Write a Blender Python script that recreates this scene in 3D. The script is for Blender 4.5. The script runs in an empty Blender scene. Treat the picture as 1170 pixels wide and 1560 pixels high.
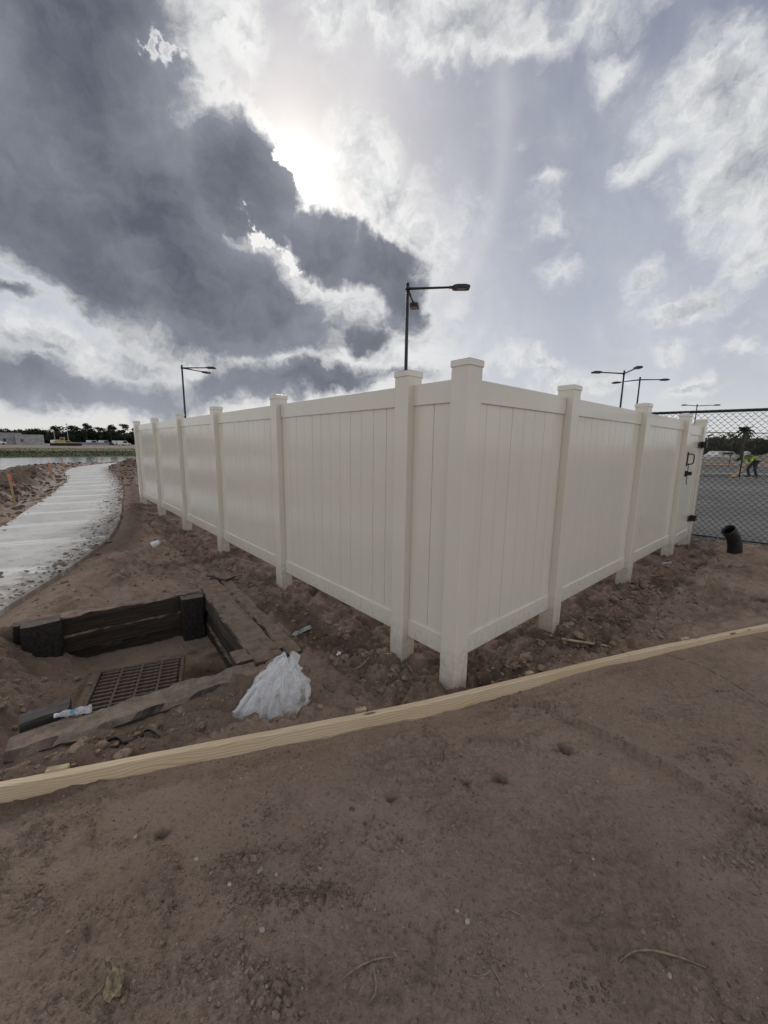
import bpy, bmesh, math, random
import numpy as np
from mathutils import Matrix, Vector, Euler, noise as mnoise

scene = bpy.context.scene
scene.render.engine = 'CYCLES'
COL = scene.collection
rad = math.radians

# ---------------------------------------------------------------- camera
EYE = 1.54
cam_data = bpy.data.cameras.new("camera")
cam_data.sensor_fit = 'VERTICAL'
cam_data.sensor_height = 24.0
cam_data.lens = 24.0 * 601.65 / 1560.0
cam_data.clip_start = 0.05
cam_data.clip_end = 4000.0
cam = bpy.data.objects.new("camera", cam_data)
COL.objects.link(cam)
_p, _r = rad(9.684), rad(0.767)
_fwd = Vector((0, math.cos(_p), -math.sin(_p)))
_up0 = Vector((0, math.sin(_p), math.cos(_p)))
_rt0 = Vector((1, 0, 0))
_rt = _rt0 * math.cos(_r) + _up0 * math.sin(_r)
_up = -_rt0 * math.sin(_r) + _up0 * math.cos(_r)
cam.matrix_world = Matrix(((_rt.x, _up.x, -_fwd.x, 0), (_rt.y, _up.y, -_fwd.y, 0),
                           (_rt.z, _up.z, -_fwd.z, EYE), (0, 0, 0, 1)))
scene.camera = cam

# ---------------------------------------------------------------- exposure
scene.view_settings.view_transform = 'Standard'
scene.view_settings.look = 'None'
scene.view_settings.exposure = 0.33
scene.view_settings.gamma = 1.0
scene.view_settings.use_curve_mapping = False

scene.cycles.use_denoising = True

# ---------------------------------------------------------------- sun (veiled by the cloud edge)
SUN_AZ, SUN_EL = rad(-11.4), rad(30.3)
SUN_DIR = Vector((math.sin(SUN_AZ) * math.cos(SUN_EL), math.cos(SUN_AZ) * math.cos(SUN_EL), math.sin(SUN_EL)))
sun_data = bpy.data.lights.new("sun", 'SUN')
sun_data.energy = 0.7
sun_data.angle = rad(12)
sun_data.color = (1.0, 0.95, 0.87)
sun = bpy.data.objects.new("sun", sun_data)
COL.objects.link(sun)
sun.rotation_euler = (-SUN_DIR).to_track_quat('-Z', 'Y').to_euler()
sun.location = (0, 0, 50)

# ---------------------------------------------------------------- sky: Nishita air, a high veil, two cloud decks
# every cloud: (direction of its centre, its orientation, half sizes, weight)
DARK_CLOUDS = [
  ((-0.4551,0.6725,0.5837),(-0.9109,-0.3104,0.3622),0.1709,0.1707,1.00),
  ((-0.4790,0.7666,0.4276),(-1.1142,-0.2462,0.4394),0.2132,0.1790,1.00),
  ((-0.4184,0.8524,0.3136),(-1.2508,0.0762,0.4815),0.2232,0.1161,1.00),
  ((-0.5633,0.6979,0.4423),(-1.0866,-0.3169,0.5166),0.1439,0.1602,1.00),
  ((-0.2684,0.8376,0.4758),(-1.0749,-0.0155,0.3017),0.1093,0.1027,0.90),
  ((-0.1437,0.9015,0.4083),(-1.1143,0.3863,0.3411),0.1114,0.0599,0.85),
  ((-0.0001,0.9232,0.3842),(-1.1645,0.2364,0.1005),0.1104,0.0507,0.75),
  ((-0.2455,0.9324,0.2652),(-1.3015,-0.0792,0.2356),0.1942,0.0816,0.90),
  ((-0.0661,0.9680,0.2421),(-1.3242,0.1282,0.1004),0.1122,0.0392,0.50),
  ((0.0302,0.9467,0.3207),(-1.0278,0.9012,0.4101),0.0805,0.0562,0.50),
  ((-0.5885,0.8023,0.1005),(-1.4701,-0.0269,0.6302),0.2684,0.0452,0.60),
  ((-0.2557,0.9557,0.1460),(-1.4235,-0.1021,0.2463),0.2855,0.0491,0.62),
  ((0.0507,0.9860,0.1592),(-1.4110,-0.0045,-0.0521),0.0937,0.0268,0.40),
  ((-0.6418,0.7288,0.2386),(-1.3298,-0.0093,0.7197),0.0408,0.0218,0.55),
  ((-0.3297,0.9182,0.2195),(-1.3486,-0.0894,0.3245),0.2145,0.0535,0.60),
]
LIGHT_CLOUDS = [
  ((0.0111,0.8753,0.4834),(-0.9632,0.5611,0.3417),0.1344,0.0981,0.65),
  ((0.0822,0.9105,0.4052),(-1.1535,0.0232,-0.0798),0.0889,0.0747,0.60),
  ((-0.2577,0.7369,0.6250),(-0.8833,-0.1744,0.1950),0.0599,0.0763,0.60),
  ((-0.0364,0.7456,0.6654),(-0.8423,-0.0304,0.0216),0.1434,0.0388,0.70),
  ((0.0996,0.7502,0.6536),(-0.8569,0.0590,-0.0809),0.1340,0.0503,0.80),
  ((0.1900,0.7506,0.6329),(-0.8800,0.1160,-0.1526),0.0772,0.0385,0.70),
  ((0.2924,0.7137,0.6365),(-0.8657,0.1892,-0.2301),0.1035,0.0332,0.50),
  ((0.3393,0.7354,0.5866),(-0.9283,0.2056,-0.2807),0.0390,0.0328,0.40),
  ((0.4894,0.6971,0.5240),(-1.0100,-0.1717,-0.7189),0.0835,0.0807,0.80),
  ((0.5613,0.7094,0.4263),(-1.1109,0.2822,-0.5323),0.0944,0.0971,0.85),
  ((0.4458,0.7570,0.4776),(-1.0666,-0.1507,-0.6148),0.0582,0.0374,0.60),
  ((0.6169,0.7166,0.3256),(-1.2286,0.2447,-0.6247),0.0509,0.0780,0.65),
  ((0.4837,0.8123,0.3258),(-1.2237,-0.2910,-0.6404),0.0441,0.0388,0.50),
  ((0.3436,0.8782,0.3327),(-1.2146,-0.3045,-0.4840),0.0576,0.0362,0.40),
  ((0.5803,0.7682,0.2705),(-1.2968,0.0274,-0.6393),0.0870,0.0338,0.70),
  ((0.5510,0.8120,0.1927),(-1.3678,-0.2982,-0.6566),0.0416,0.0279,0.50),
  ((0.5820,0.8049,0.1159),(-1.4546,-0.0154,-0.6278),0.0720,0.0252,0.65),
  ((0.6517,0.7381,0.1749),(-1.3934,0.1347,-0.6993),0.0351,0.0133,0.40),
  ((0.3263,0.9279,0.1801),(-1.3894,0.0492,-0.3291),0.1377,0.0250,0.50),
  ((0.4172,0.8966,0.1481),(-1.4219,0.0543,-0.4274),0.1033,0.0246,0.55),
  ((-0.6335,0.7583,0.1540),(-1.4146,-0.1423,0.6736),0.1308,0.0482,0.90),
  ((-0.5082,0.8471,0.1554),(-1.4138,-0.1062,0.5236),0.1618,0.0435,0.80),
  ((-0.3487,0.9226,0.1649),(-1.4046,-0.0746,0.3488),0.1768,0.0471,0.60),
  ((-0.0646,0.9434,0.3252),(-1.2273,0.2629,0.1610),0.1545,0.1306,0.80),
  ((-0.2426,0.8878,0.3911),(-1.1425,0.3431,0.4192),0.0427,0.0227,0.50),
  ((0.0182,0.9777,0.2092),(-1.3600,-0.0084,-0.0204),0.1673,0.1000,0.70),
  ((0.3115,0.8186,0.4826),(-1.0610,0.1494,-0.2805),0.0320,0.0143,0.25),
  ((0.2473,0.8160,0.5225),(-0.9831,0.3411,-0.0750),0.0286,0.0273,0.22),
  ((0.3071,0.8548,0.4183),(-1.1356,0.1250,-0.2870),0.0244,0.0235,0.20),
  ((-0.6109,0.7902,0.0492),(-1.5215,-0.0544,0.6555),0.1221,0.0176,0.50),
  ((-0.4203,0.9050,0.0657),(-1.5050,-0.0447,0.4318),0.1844,0.0200,0.50),
  ((0.1469,0.9413,0.3041),(-1.2616,0.0337,-0.1440),0.0345,0.0233,0.35),
  ((-0.1361,0.9747,0.1772),(-1.3925,-0.0368,0.1321),0.2386,0.0871,0.60),
]
CLOUD_GAPS = [
  ((-0.3463,0.7016,0.6227),(-0.8219,-0.4161,0.0991),0.0156,0.0345,0.60),
  ((-0.1666,0.8457,0.5071),(-1.0364,-0.0946,0.1386),0.0319,0.0381,1.00),
  ((-0.2519,0.8834,0.3952),(-1.1227,0.4227,0.4725),0.0230,0.0140,0.50),
]

SKY_STRENGTH = 0.1
BODY_SHIFT = (7.4, 2.6, 4.2)


class NT:
    """small helper for node trees"""
    def __init__(self, tree):
        self.t = tree
        self.n = tree.nodes
        self.l = tree.links

    def node(self, kind, **kw):
        nd = self.n.new(kind)
        for k, v in kw.items():
            setattr(nd, k, v)
        return nd

    def put(self, sock, v):
        if isinstance(v, bpy.types.NodeSocket):
            self.l.new(v, sock)
        elif v is not None:
            sock.default_value = v

    def m(self, op, a, b=None, c=None, clamp=False):
        nd = self.node('ShaderNodeMath', operation=op, use_clamp=clamp)
        self.put(nd.inputs[0], a)
        self.put(nd.inputs[1], b)
        self.put(nd.inputs[2], c)
        return nd.outputs[0]

    def v(self, op, a, b=None, scale=None):
        nd = self.node('ShaderNodeVectorMath', operation=op)
        self.put(nd.inputs[0], a)
        self.put(nd.inputs[1], b)
        if scale is not None:
            self.put(nd.inputs[3], scale)
        return nd.outputs['Value'] if op in ('DOT_PRODUCT', 'LENGTH', 'DISTANCE') else nd.outputs[0]

    def noise(self, vec, scale, detail=5, rough=0.55, lac=2.0, dist=0.0, out='Fac'):
        nd = self.node('ShaderNodeTexNoise')
        nd.noise_dimensions = '3D'
        self.put(nd.inputs['Vector'], vec)
        self.put(nd.inputs['Scale'], scale)
        self.put(nd.inputs['Detail'], detail)
        self.put(nd.inputs['Roughness'], rough)
        self.put(nd.inputs['Lacunarity'], lac)
        self.put(nd.inputs['Distortion'], dist)
        return nd.outputs[out]

    def ss(self, x, a, b):
        nd = self.node('ShaderNodeMapRange', interpolation_type='SMOOTHSTEP')
        self.put(nd.inputs[0], x)
        nd.inputs[1].default_value = a
        nd.inputs[2].default_value = b
        nd.inputs[3].default_value = 0.0
        nd.inputs[4].default_value = 1.0
        return nd.outputs[0]

    def lin(self, x, a, b, c, d):
        nd = self.node('ShaderNodeMapRange', clamp=True)
        self.put(nd.inputs[0], x)
        for i, q in enumerate((a, b, c, d)):
            nd.inputs[i + 1].default_value = q
        return nd.outputs[0]

    def mix(self, f, a, b, blend='MIX'):
        nd = self.node('ShaderNodeMix', data_type='RGBA', blend_type=blend)
        self.put(nd.inputs['Factor'], f)
        for s, q in ((nd.inputs[6], a), (nd.inputs[7], b)):
            if isinstance(q, tuple) and len(q) == 3:
                q = (*q, 1.0)
            self.put(s, q)
        return nd.outputs[2]

    def ramp(self, f, stops, interp='LINEAR'):
        nd = self.node('ShaderNodeValToRGB')
        self.put(nd.inputs[0], f)
        cr = nd.color_ramp
        cr.interpolation = interp
        while len(cr.elements) < len(stops):
            cr.elements.new(0.5)
        for e, (p, c) in zip(cr.elements, stops):
            e.position = p
            e.color = (*c, 1.0) if len(c) == 3 else c
        return nd.outputs[0]


def build_sky():
    w = bpy.data.worlds.new("World")
    scene.world = w
    w.use_nodes = True
    try:
        w.cycles.sampling_method = 'MANUAL'
        w.cycles.sample_map_resolution = 512
    except Exception:
        pass
    t = NT(w.node_tree)
    t.n.clear()
    d = t.v('NORMALIZE', t.node('ShaderNodeTexCoord').outputs['Generated'])
    sep = t.node('ShaderNodeSeparateXYZ')
    t.l.new(d, sep.inputs[0])
    z = sep.outputs[2]
    # Nishita air
    sky = t.node('ShaderNodeTexSky', sky_type='NISHITA')
    sky.sun_disc = False
    sky.sun_elevation = SUN_EL
    sky.sun_rotation = SUN_AZ
    sky.air_density = 1.0
    sky.dust_density = 2.0
    air = t.v('SCALE', sky.outputs[0], scale=0.55)
    # angle to the sun, degrees
    cosang = t.v('DOT_PRODUCT', d, tuple(SUN_DIR))
    ang = t.m('MULTIPLY', t.m('ARCCOSINE', t.m('MINIMUM', cosang, 0.99999)), 57.2958)
    # high thin veil (cirrostratus): evenly pale, brighter round the sun and low down
    streak = t.noise(t.v('MULTIPLY', d, (3.0, 5.0, 2.0)), 1.0, 6, 0.6)
    up = t.ss(z, 0.0, 0.75)
    veil = t.mix(up, (4.3, 4.55, 5.2), (1.75, 1.97, 2.65))
    veil = t.mix(t.m('MULTIPLY', t.ss(streak, 0.40, 0.75), 0.35), veil, (7.0, 7.1, 7.3))
    lowglow = t.m('EXPONENT', t.m('MULTIPLY', t.m('POWER', t.m('DIVIDE', ang, 20.0), 2.0), -1.0))
    veil = t.mix(t.m('MULTIPLY', lowglow, 0.42), veil, (5.7, 5.8, 6.0))
    base = t.mix(0.80, air, veil)
    # the pale 22 degree halo in the veil
    ring = t.m('EXPONENT', t.m('MULTIPLY', t.m('POWER', t.m('DIVIDE', t.m('SUBTRACT', ang, 22.0), 1.1), 2.0), -1.0))
    base = t.mix(t.m('MULTIPLY', ring, 0.16), base, (7.4, 7.2, 6.9))
    # creamy band above the horizon
    hz = t.m('EXPONENT', t.m('MULTIPLY', t.m('ABSOLUTE', z), -14.0))
    base = t.mix(t.m('MULTIPLY', hz, 0.7), base, (6.9, 6.9, 6.5))

    # warped directions: cauliflower edges
    wn = t.noise(d, 5.0, 9, 0.60, out='Color')
    warp = t.v('SCALE', t.v('SUBTRACT', wn, (0.5, 0.5, 0.5)), scale=0.21)
    dw = t.v('ADD', d, warp)
    squash = (1.0, 1.0, 1.5)
    fine = t.noise(t.v('MULTIPLY', dw, squash), 7.0, 11, 0.62)
    fine_c = t.m('SUBTRACT', fine, 0.5)
    # the same billows a little nearer the sun: where they thin out sunwards they are lit
    toward = t.v('SCALE', t.v('NORMALIZE', t.v('SUBTRACT', tuple(SUN_DIR), d)), scale=0.018)
    fine2 = t.noise(t.v('MULTIPLY', t.v('ADD', dw, toward), squash), 7.0, 6, 0.60)
    relief = t.m('SUBTRACT', t.noise(t.v('MULTIPLY', dw, squash), 7.0, 6, 0.60), fine2)
    broad = t.noise(d, 3.2, 4, 0.5)
    broad_c = t.m('SUBTRACT', broad, 0.5)

    def field(lst, dv):
        acc = None
        for c, e, a, b, wt in lst:
            mp = t.node('ShaderNodeMapping', vector_type='TEXTURE')
            t.l.new(dv, mp.inputs[0])
            mp.inputs['Location'].default_value = c
            mp.inputs['Rotation'].default_value = e
            mp.inputs['Scale'].default_value = (a, b, 0.7)
            r = t.v('LENGTH', mp.outputs[0])
            q = t.m('MULTIPLY', t.m('SUBTRACT', 1.25, r), wt)
            acc = q if acc is None else t.m('SMOOTH_MAX', acc, q, 0.12)
        return acc

    # clouds beyond the frame carry on at random
    sepw = t.node('ShaderNodeSeparateXYZ')
    t.l.new(d, sepw.inputs[0])
    outside = t.ss(sepw.outputs[1], 0.55, 0.25)     # 1 away from the pictured quarter of the sky
    far_n = t.noise(t.v('MULTIPLY', dw, (1.0, 1.0, 1.8)), 2.2, 6, 0.55)
    far_f = t.m('MULTIPLY', t.m('SUBTRACT', far_n, 0.40), t.m('MULTIPLY', outside, 3.4))

    # ---- light clouds: back-lit near the sun, unseen ones opposite it brightened to lift ground and fence
    light = t.m('MAXIMUM', field(LIGHT_CLOUDS, dw), far_f)
    light = t.m('ADD', light, t.m('MULTIPLY', fine_c, 1.35))
    lcov = t.ss(light, 0.00, 0.62)
    glow = t.m('EXPONENT', t.m('MULTIPLY', ang, -0.060))
    lit = t.mix(glow, (5.9, 6.0, 6.05), (7.9, 7.85, 7.7))
    lit = t.mix(t.ss(ang, 60.0, 125.0), lit, (8.8, 8.7, 8.5))
    core = t.ss(t.m('ADD', light, t.m('MULTIPLY', broad_c, 1.0)), 0.25, 1.25)
    lshade = t.m('ADD', t.m('SUBTRACT', t.m('MULTIPLY', core, 0.75), t.m('MULTIPLY', relief, 4.2)), t.m('MULTIPLY', fine_c, 0.5), clamp=True)
    lcol = t.mix(lshade, lit, t.mix(glow, (2.3, 2.45, 2.8), (3.7, 3.8, 4.0)))
    col = t.mix(t.m('MULTIPLY', lcov, 0.95), base, lcol)

    # ---- heavy dark cloud, bright only along its thin rim
    dark = field(DARK_CLOUDS, dw)
    gap = t.m('ADD', field(CLOUD_GAPS, t.v('ADD', dw, warp)), t.m('MULTIPLY', fine_c, 0.9))
    dark = t.m('SUBTRACT', dark, t.m('MULTIPLY', t.m('MAXIMUM', gap, 0.0), 1.3))
    dark = t.m('ADD', dark, t.m('MULTIPLY', fine_c, 1.15))
    dcov = t.ss(dark, -0.08, 0.24)
    thick = t.ss(dark, 0.04, 0.46)
    body_n = t.noise(t.v('ADD', t.v('MULTIPLY', t.v('ADD', d, t.v('SCALE', warp, scale=0.9)), (1.0, 1.0, 1.3)), BODY_SHIFT), 3.2, 8, 0.50)
    tone = t.m('ADD', t.m('ADD', t.m('MULTIPLY', t.m('SUBTRACT', body_n, 0.5), 1.9), 0.30), t.m('MULTIPLY', relief, 0.8))
    tone = t.m('ADD', tone, t.m('MULTIPLY', t.ss(dark, 1.0, 0.2), 0.22), clamp=True)
    body = t.mix(tone, (0.88, 0.98, 1.26), (2.9, 3.08, 3.5))
    body = t.mix(t.m('MULTIPLY', t.ss(z, 0.20, 0.0), 0.42), body, (3.6, 3.8, 4.3))
    rim = t.mix(glow, (4.2, 4.35, 4.6), (10.0, 9.8, 9.4))
    dcol = t.mix(thick, rim, body)
    col = t.mix(dcov, col, dcol)

    # the veiled sun itself, a soft burst at the cloud edge
    b1 = t.m('EXPONENT', t.m('MULTIPLY', t.m('POWER', t.m('DIVIDE', ang, 1.7), 2.0), -1.0))
    b2 = t.m('EXPONENT', t.m('MULTIPLY', ang, -0.26))
    open_ = t.m('SUBTRACT', 1.0, t.m('MULTIPLY', t.m('MULTIPLY', dcov, thick), 0.93))
    burst = t.m('MULTIPLY', t.m('ADD', t.m('MULTIPLY', b1, 5.0), t.m('ADD', t.m('MULTIPLY', b2, 2.0), t.m('MULTIPLY', t.m('EXPONENT', t.m('MULTIPLY', ang, -0.75)), 7.0))), open_)
    cb = t.node('ShaderNodeCombineXYZ')
    t.l.new(burst, cb.inputs[0])
    t.l.new(t.m('MULTIPLY', burst, 0.97), cb.inputs[1])
    t.l.new(t.m('MULTIPLY', burst, 0.90), cb.inputs[2])
    col = t.v('ADD', col, cb.outputs[0])

    bg = t.node('ShaderNodeBackground')
    t.l.new(col, bg.inputs[0])
    bg.inputs[1].default_value = SKY_STRENGTH
    out = t.node('ShaderNodeOutputWorld')
    t.l.new(bg.outputs[0], out.inputs[0])


build_sky()

# ================================================================ helpers
WORLD_OF = {}
RNG = np.random.default_rng(11)
random.seed(5)


def link(name, me, mat=None, parent=None, M=None, **props):
    """one object; M is its place in the world"""
    o = bpy.data.objects.new(name, me)
    COL.objects.link(o)
    M = Matrix.Identity(4) if M is None else M
    WORLD_OF[o] = M.copy()
    if parent is not None:
        o.parent = parent
        o.matrix_basis = WORLD_OF[parent].inverted() @ M
    else:
        o.matrix_basis = M
    if me is not None and mat is not None and len(me.materials) == 0:
        me.materials.append(mat)
    for k, v in props.items():
        o[k] = v
    return o


def root(name, loc, label, category, group=None, rot=0.0):
    p = dict(label=label, category=category)
    if group:
        p['group'] = group
    return link(name, None, None, None, Matrix.Translation(loc) @ Matrix.Rotation(rot, 4, 'Z'), **p)


def copy_thing(src, M, label, group):
    """a copy of a thing, its parts and their sub-parts"""
    r = src.copy()
    COL.objects.link(r)
    r.matrix_basis = M
    WORLD_OF[r] = M
    r['label'] = label
    r['group'] = group
    for ch in src.children:
        c = ch.copy()
        COL.objects.link(c)
        c.parent = r
        for g in ch.children:
            k = g.copy()
            COL.objects.link(k)
            k.parent = c
    return r


def T(x, y, z):
    return Matrix.Translation((x, y, z))


def RZ(a):
    return Matrix.Rotation(a, 4, 'Z')


def frame(origin, xdir, ydir=None):
    """matrix with x along xdir, z up"""
    x = Vector((xdir[0], xdir[1], 0)).normalized()
    z = Vector((0, 0, 1))
    y = z.cross(x)
    return Matrix(((x.x, y.x, 0, origin[0]), (x.y, y.y, 0, origin[1]), (0, 0, 1, origin[2]), (0, 0, 0, 1)))


def mesh_np(name, verts, faces, smooth=False):
    """faces: (n,3) or (n,4) array"""
    verts = np.asarray(verts, dtype=np.float32)
    faces = np.asarray(faces, dtype=np.int32)
    me = bpy.data.meshes.new(name)
    k = faces.shape[1]
    me.vertices.add(len(verts))
    me.vertices.foreach_set('co', verts.ravel())
    me.loops.add(faces.size)
    me.loops.foreach_set('vertex_index', faces.ravel())
    me.polygons.add(len(faces))
    me.polygons.foreach_set('loop_start', np.arange(0, faces.size, k, dtype=np.int32))
    try:
        me.polygons.foreach_set('loop_total', np.full(len(faces), k, dtype=np.int32))
    except Exception:
        pass
    me.polygons.foreach_set('use_smooth', np.full(len(faces), smooth))
    me.update(calc_edges=True)
    return me


def bm_mesh(name, bm, smooth=False):
    me = bpy.data.meshes.new(name)
    bm.normal_update()
    bm.to_mesh(me)
    bm.free()
    if smooth:
        me.polygons.foreach_set('use_smooth', [True] * len(me.polygons))
    return me


def add_box(bm, lo, hi, bev=0.0, seg=1, M=None):
    lo, hi = Vector(lo), Vector(hi)
    r = bmesh.ops.create_cube(bm, size=1.0)
    vs = r['verts']
    for v in vs:
        v.co = Vector((lo[i] + (v.co[i] + .5) * (hi[i] - lo[i]) for i in range(3)))
    if bev > 0:
        es = list({e for v in vs for e in v.link_edges})
        rb = bmesh.ops.bevel(bm, geom=es, offset=bev, segments=seg, affect='EDGES', profile=0.5)
        vs = list({v for f in rb['faces'] for v in f.verts} | {v for v in vs if v.is_valid})
    if M is not None:
        seen = set()
        stack = list(vs)
        for v in stack:
            seen.add(v)
        for v in seen:
            v.co = M @ v.co
    return vs


def box_me(name, lo, hi, bev=0.0, seg=1):
    bm = bmesh.new()
    add_box(bm, lo, hi, bev, seg)
    return bm_mesh(name, bm)


def boxes_me(name, lst, bev=0.0, seg=1):
    bm = bmesh.new()
    for lo, hi in lst:
        add_box(bm, lo, hi, bev, seg)
    return bm_mesh(name, bm)


def tube_arrays(pts, radii, n=8, cap=True):
    pts = [Vector(p) for p in pts]
    if not hasattr(radii, '__len__'):
        radii = [radii] * len(pts)
    V, F = [], []
    ref = None
    for i, p in enumerate(pts):
        a = pts[max(i - 1, 0)]
        b = pts[min(i + 1, len(pts) - 1)]
        t = (b - a).normalized()
        if ref is None:
            ref = Vector((0, 0, 1)) if abs(t.z) < .9 else Vector((1, 0, 0))
        u = (ref - t * ref.dot(t)).normalized()
        w = t.cross(u)
        ref = u
        for k in range(n):
            an = 2 * math.pi * k / n
            V.append(p + (u * math.cos(an) + w * math.sin(an)) * radii[i])
    for i in range(len(pts) - 1):
        for k in range(n):
            a, b = i * n + k, i * n + (k + 1) % n
            F.append((a, b, b + n, a + n))
    return V, F, (n, len(pts))


def tube_me(name, pts, radii, n=8, smooth=True):
    V, F, (k, m) = tube_arrays(pts, radii, n)
    F = list(F) + [tuple(range(k - 1, -1, -1)), tuple(range((m - 1) * k, m * k))]
    me = bpy.data.meshes.new(name)
    me.from_pydata([tuple(v) for v in V], [], F)
    me.polygons.foreach_set('use_smooth', [smooth and len(p.vertices) == 4 for p in me.polygons])
    me.update()
    return me


def lathe_me(name, prof, n=24, smooth=True, M=None):
    """profile of (radius, z)"""
    V, F = [], []
    for r, z in prof:
        for k in range(n):
            a = 2 * math.pi * k / n
            v = Vector((r * math.cos(a), r * math.sin(a), z))
            V.append(tuple(M @ v) if M is not None else tuple(v))
    for i in range(len(prof) - 1):
        for k in range(n):
            a, b = i * n + k, i * n + (k + 1) % n
            F.append((a, b, b + n, a + n))
    me = bpy.data.meshes.new(name)
    me.from_pydata(V, [], F)
    me.polygons.foreach_set('use_smooth', [smooth] * len(F))
    me.update()
    return me


# ---------------------------------------------------------------- noise on arrays
def pn(x, y, seed=0):
    x = np.asarray(x, dtype=np.float64)
    y = np.asarray(y, dtype=np.float64)
    xi = np.floor(x).astype(np.int64)
    yi = np.floor(y).astype(np.int64)
    fx, fy = x - xi, y - yi
    u = fx * fx * fx * (fx * (fx * 6 - 15) + 10)
    v = fy * fy * fy * (fy * (fy * 6 - 15) + 10)

    def g(ix, iy, dx, dy):
        h = (ix * 374761393 + iy * 668265263 + seed * 974634777) & 0xffffffff
        h = ((h ^ (h >> 13)) * 1274126177) & 0xffffffff
        h = h ^ (h >> 16)
        a = h * (2 * math.pi / 4294967296.0)
        return np.cos(a) * dx + np.sin(a) * dy
    a = g(xi, yi, fx, fy)
    b = g(xi + 1, yi, fx - 1, fy)
    c = g(xi, yi + 1, fx, fy - 1)
    d = g(xi + 1, yi + 1, fx - 1, fy - 1)
    return 1.5 * ((a + (b - a) * u) + ((c + (d - c) * u) - (a + (b - a) * u)) * v)


def fbm(x, y, seed=0, octv=4, gain=.5):
    s, a, f, tot = 0, 1, 1, 0
    for i in range(octv):
        s = s + a * pn(x * f + 17.3 * i, y * f - 9.1 * i, seed + i)
        tot += a
        a *= gain
        f *= 2.03
    return s / tot


def sstep(a, b, x):
    t = np.clip((x - a) / (b - a), 0, 1)
    return t * t * (3 - 2 * t)


def seg_dist(x, y, poly, closed=False):
    """distance to a polyline and signed side (+ right of travel)"""
    best = np.full(np.shape(x), 1e9)
    side = np.zeros(np.shape(x))
    along = np.zeros(np.shape(x))
    P = list(poly) + ([poly[0]] if closed else [])
    acc = 0
    for (x0, y0), (x1, y1) in zip(P[:-1], P[1:]):
        dx, dy = x1 - x0, y1 - y0
        L2 = dx * dx + dy * dy
        t = np.clip(((x - x0) * dx + (y - y0) * dy) / L2, 0, 1)
        d = np.hypot(x - x0 - t * dx, y - y0 - t * dy)
        k = d < best
        best = np.where(k, d, best)
        side = np.where(k, np.sign((x - x0) * dy - (y - y0) * dx), side)
        along = np.where(k, acc + t * math.sqrt(L2), along)
        acc += math.sqrt(L2)
    return best, side, along


def inside(x, y, poly):
    c = np.zeros(np.shape(x), dtype=bool)
    n = len(poly)
    for i in range(n):
        x0, y0 = poly[i]
        x1, y1 = poly[(i + 1) % n]
        k = ((y0 > y) != (y1 > y))
        with np.errstate(divide='ignore', invalid='ignore'):
            xx = (x1 - x0) * (y - y0) / (y1 - y0 + 1e-12) + x0
        c ^= k & (x < xx)
    return c


# ================================================================ materials
def new_mat(name):
    m = bpy.data.materials.new(name)
    m.use_nodes = True
    t = NT(m.node_tree)
    t.n.clear()
    b = t.node('ShaderNodeBsdfPrincipled')
    o = t.node('ShaderNodeOutputMaterial')
    t.l.new(b.outputs[0], o.inputs[0])
    t.b = b
    t.o = o
    return m, t


def bump(t, h, strength=0.4, dist=0.01, prev=None):
    nd = t.node('ShaderNodeBump')
    nd.inputs['Strength'].default_value = strength
    nd.inputs['Distance'].default_value = dist
    t.put(nd.inputs['Height'], h)
    if prev is not None:
        t.l.new(prev, nd.inputs['Normal'])
    return nd.outputs[0]


def obj_co(t):
    return t.node('ShaderNodeTexCoord').outputs['Object']


def world_co(t):
    return t.node('ShaderNodeNewGeometry').outputs['Position']


def simple_mat(name, col, rough=0.5, var=0.12, scale=20.0, metal=0.0, bmp=0.15, spec=0.5, bd=0.003):
    m, t = new_mat(name)
    n = t.noise(obj_co(t), scale, 6, 0.6)
    lo = tuple(c * (1 - var) for c in col)
    hi = tuple(min(1, c * (1 + var)) for c in col)
    t.put(t.b.inputs['Base Color'], t.mix(t.ss(n, 0.3, 0.7), lo, hi))
    t.b.inputs['Roughness'].default_value = rough
    t.b.inputs['Metallic'].default_value = metal
    t.b.inputs['Specular IOR Level'].default_value = spec
    if bmp:
        t.put(t.b.inputs['Normal'], bump(t, n, bmp, bd))
    return m


# --- vinyl: slightly glossy, faint embossed grain, splash dirt low down
def vinyl_mat(name, col):
    m, t = new_mat(name)
    P = world_co(t)
    g = t.noise(t.v('MULTIPLY', P, (60, 60, 4)), 1.0, 4, 0.6)
    fine = t.noise(P, 420.0, 2, 0.5)
    smear = t.noise(t.v('MULTIPLY', P, (3.0, 3.0, 1.2)), 1.0, 6, 0.65)
    spots = t.noise(P, 26.0, 5, 0.6)
    z = t.node('ShaderNodeSeparateXYZ')
    t.l.new(P, z.inputs[0])
    low = t.ss(t.m('ADD', z.outputs[2], t.m('MULTIPLY', t.m('SUBTRACT', spots, 0.5), 0.5)), 0.34, 0.0)
    c = t.mix(t.ss(smear, 0.38, 0.72), tuple(x * 1.01 for x in col), tuple(x * 0.97 for x in col))
    c = t.mix(t.m('MULTIPLY', low, 0.5), c, (0.34, 0.27, 0.22))
    c = t.mix(t.m('MULTIPLY', t.ss(spots, 0.68, 0.76), 0.18), c, (0.36, 0.31, 0.27))
    t.put(t.b.inputs['Base Color'], c)
    t.put(t.b.inputs['Roughness'], t.lin(smear, 0.3, 0.7, 0.13, 0.20))
    t.b.inputs['Specular IOR Level'].default_value = 0.5
    nrm = bump(t, fine, 0.06, 0.0005)
    nrm = bump(t, t.noise(P, 2.2, 2, 0.5), 0.05, 0.02, nrm)
    t.put(t.b.inputs['Normal'], nrm)
    return m


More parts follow.
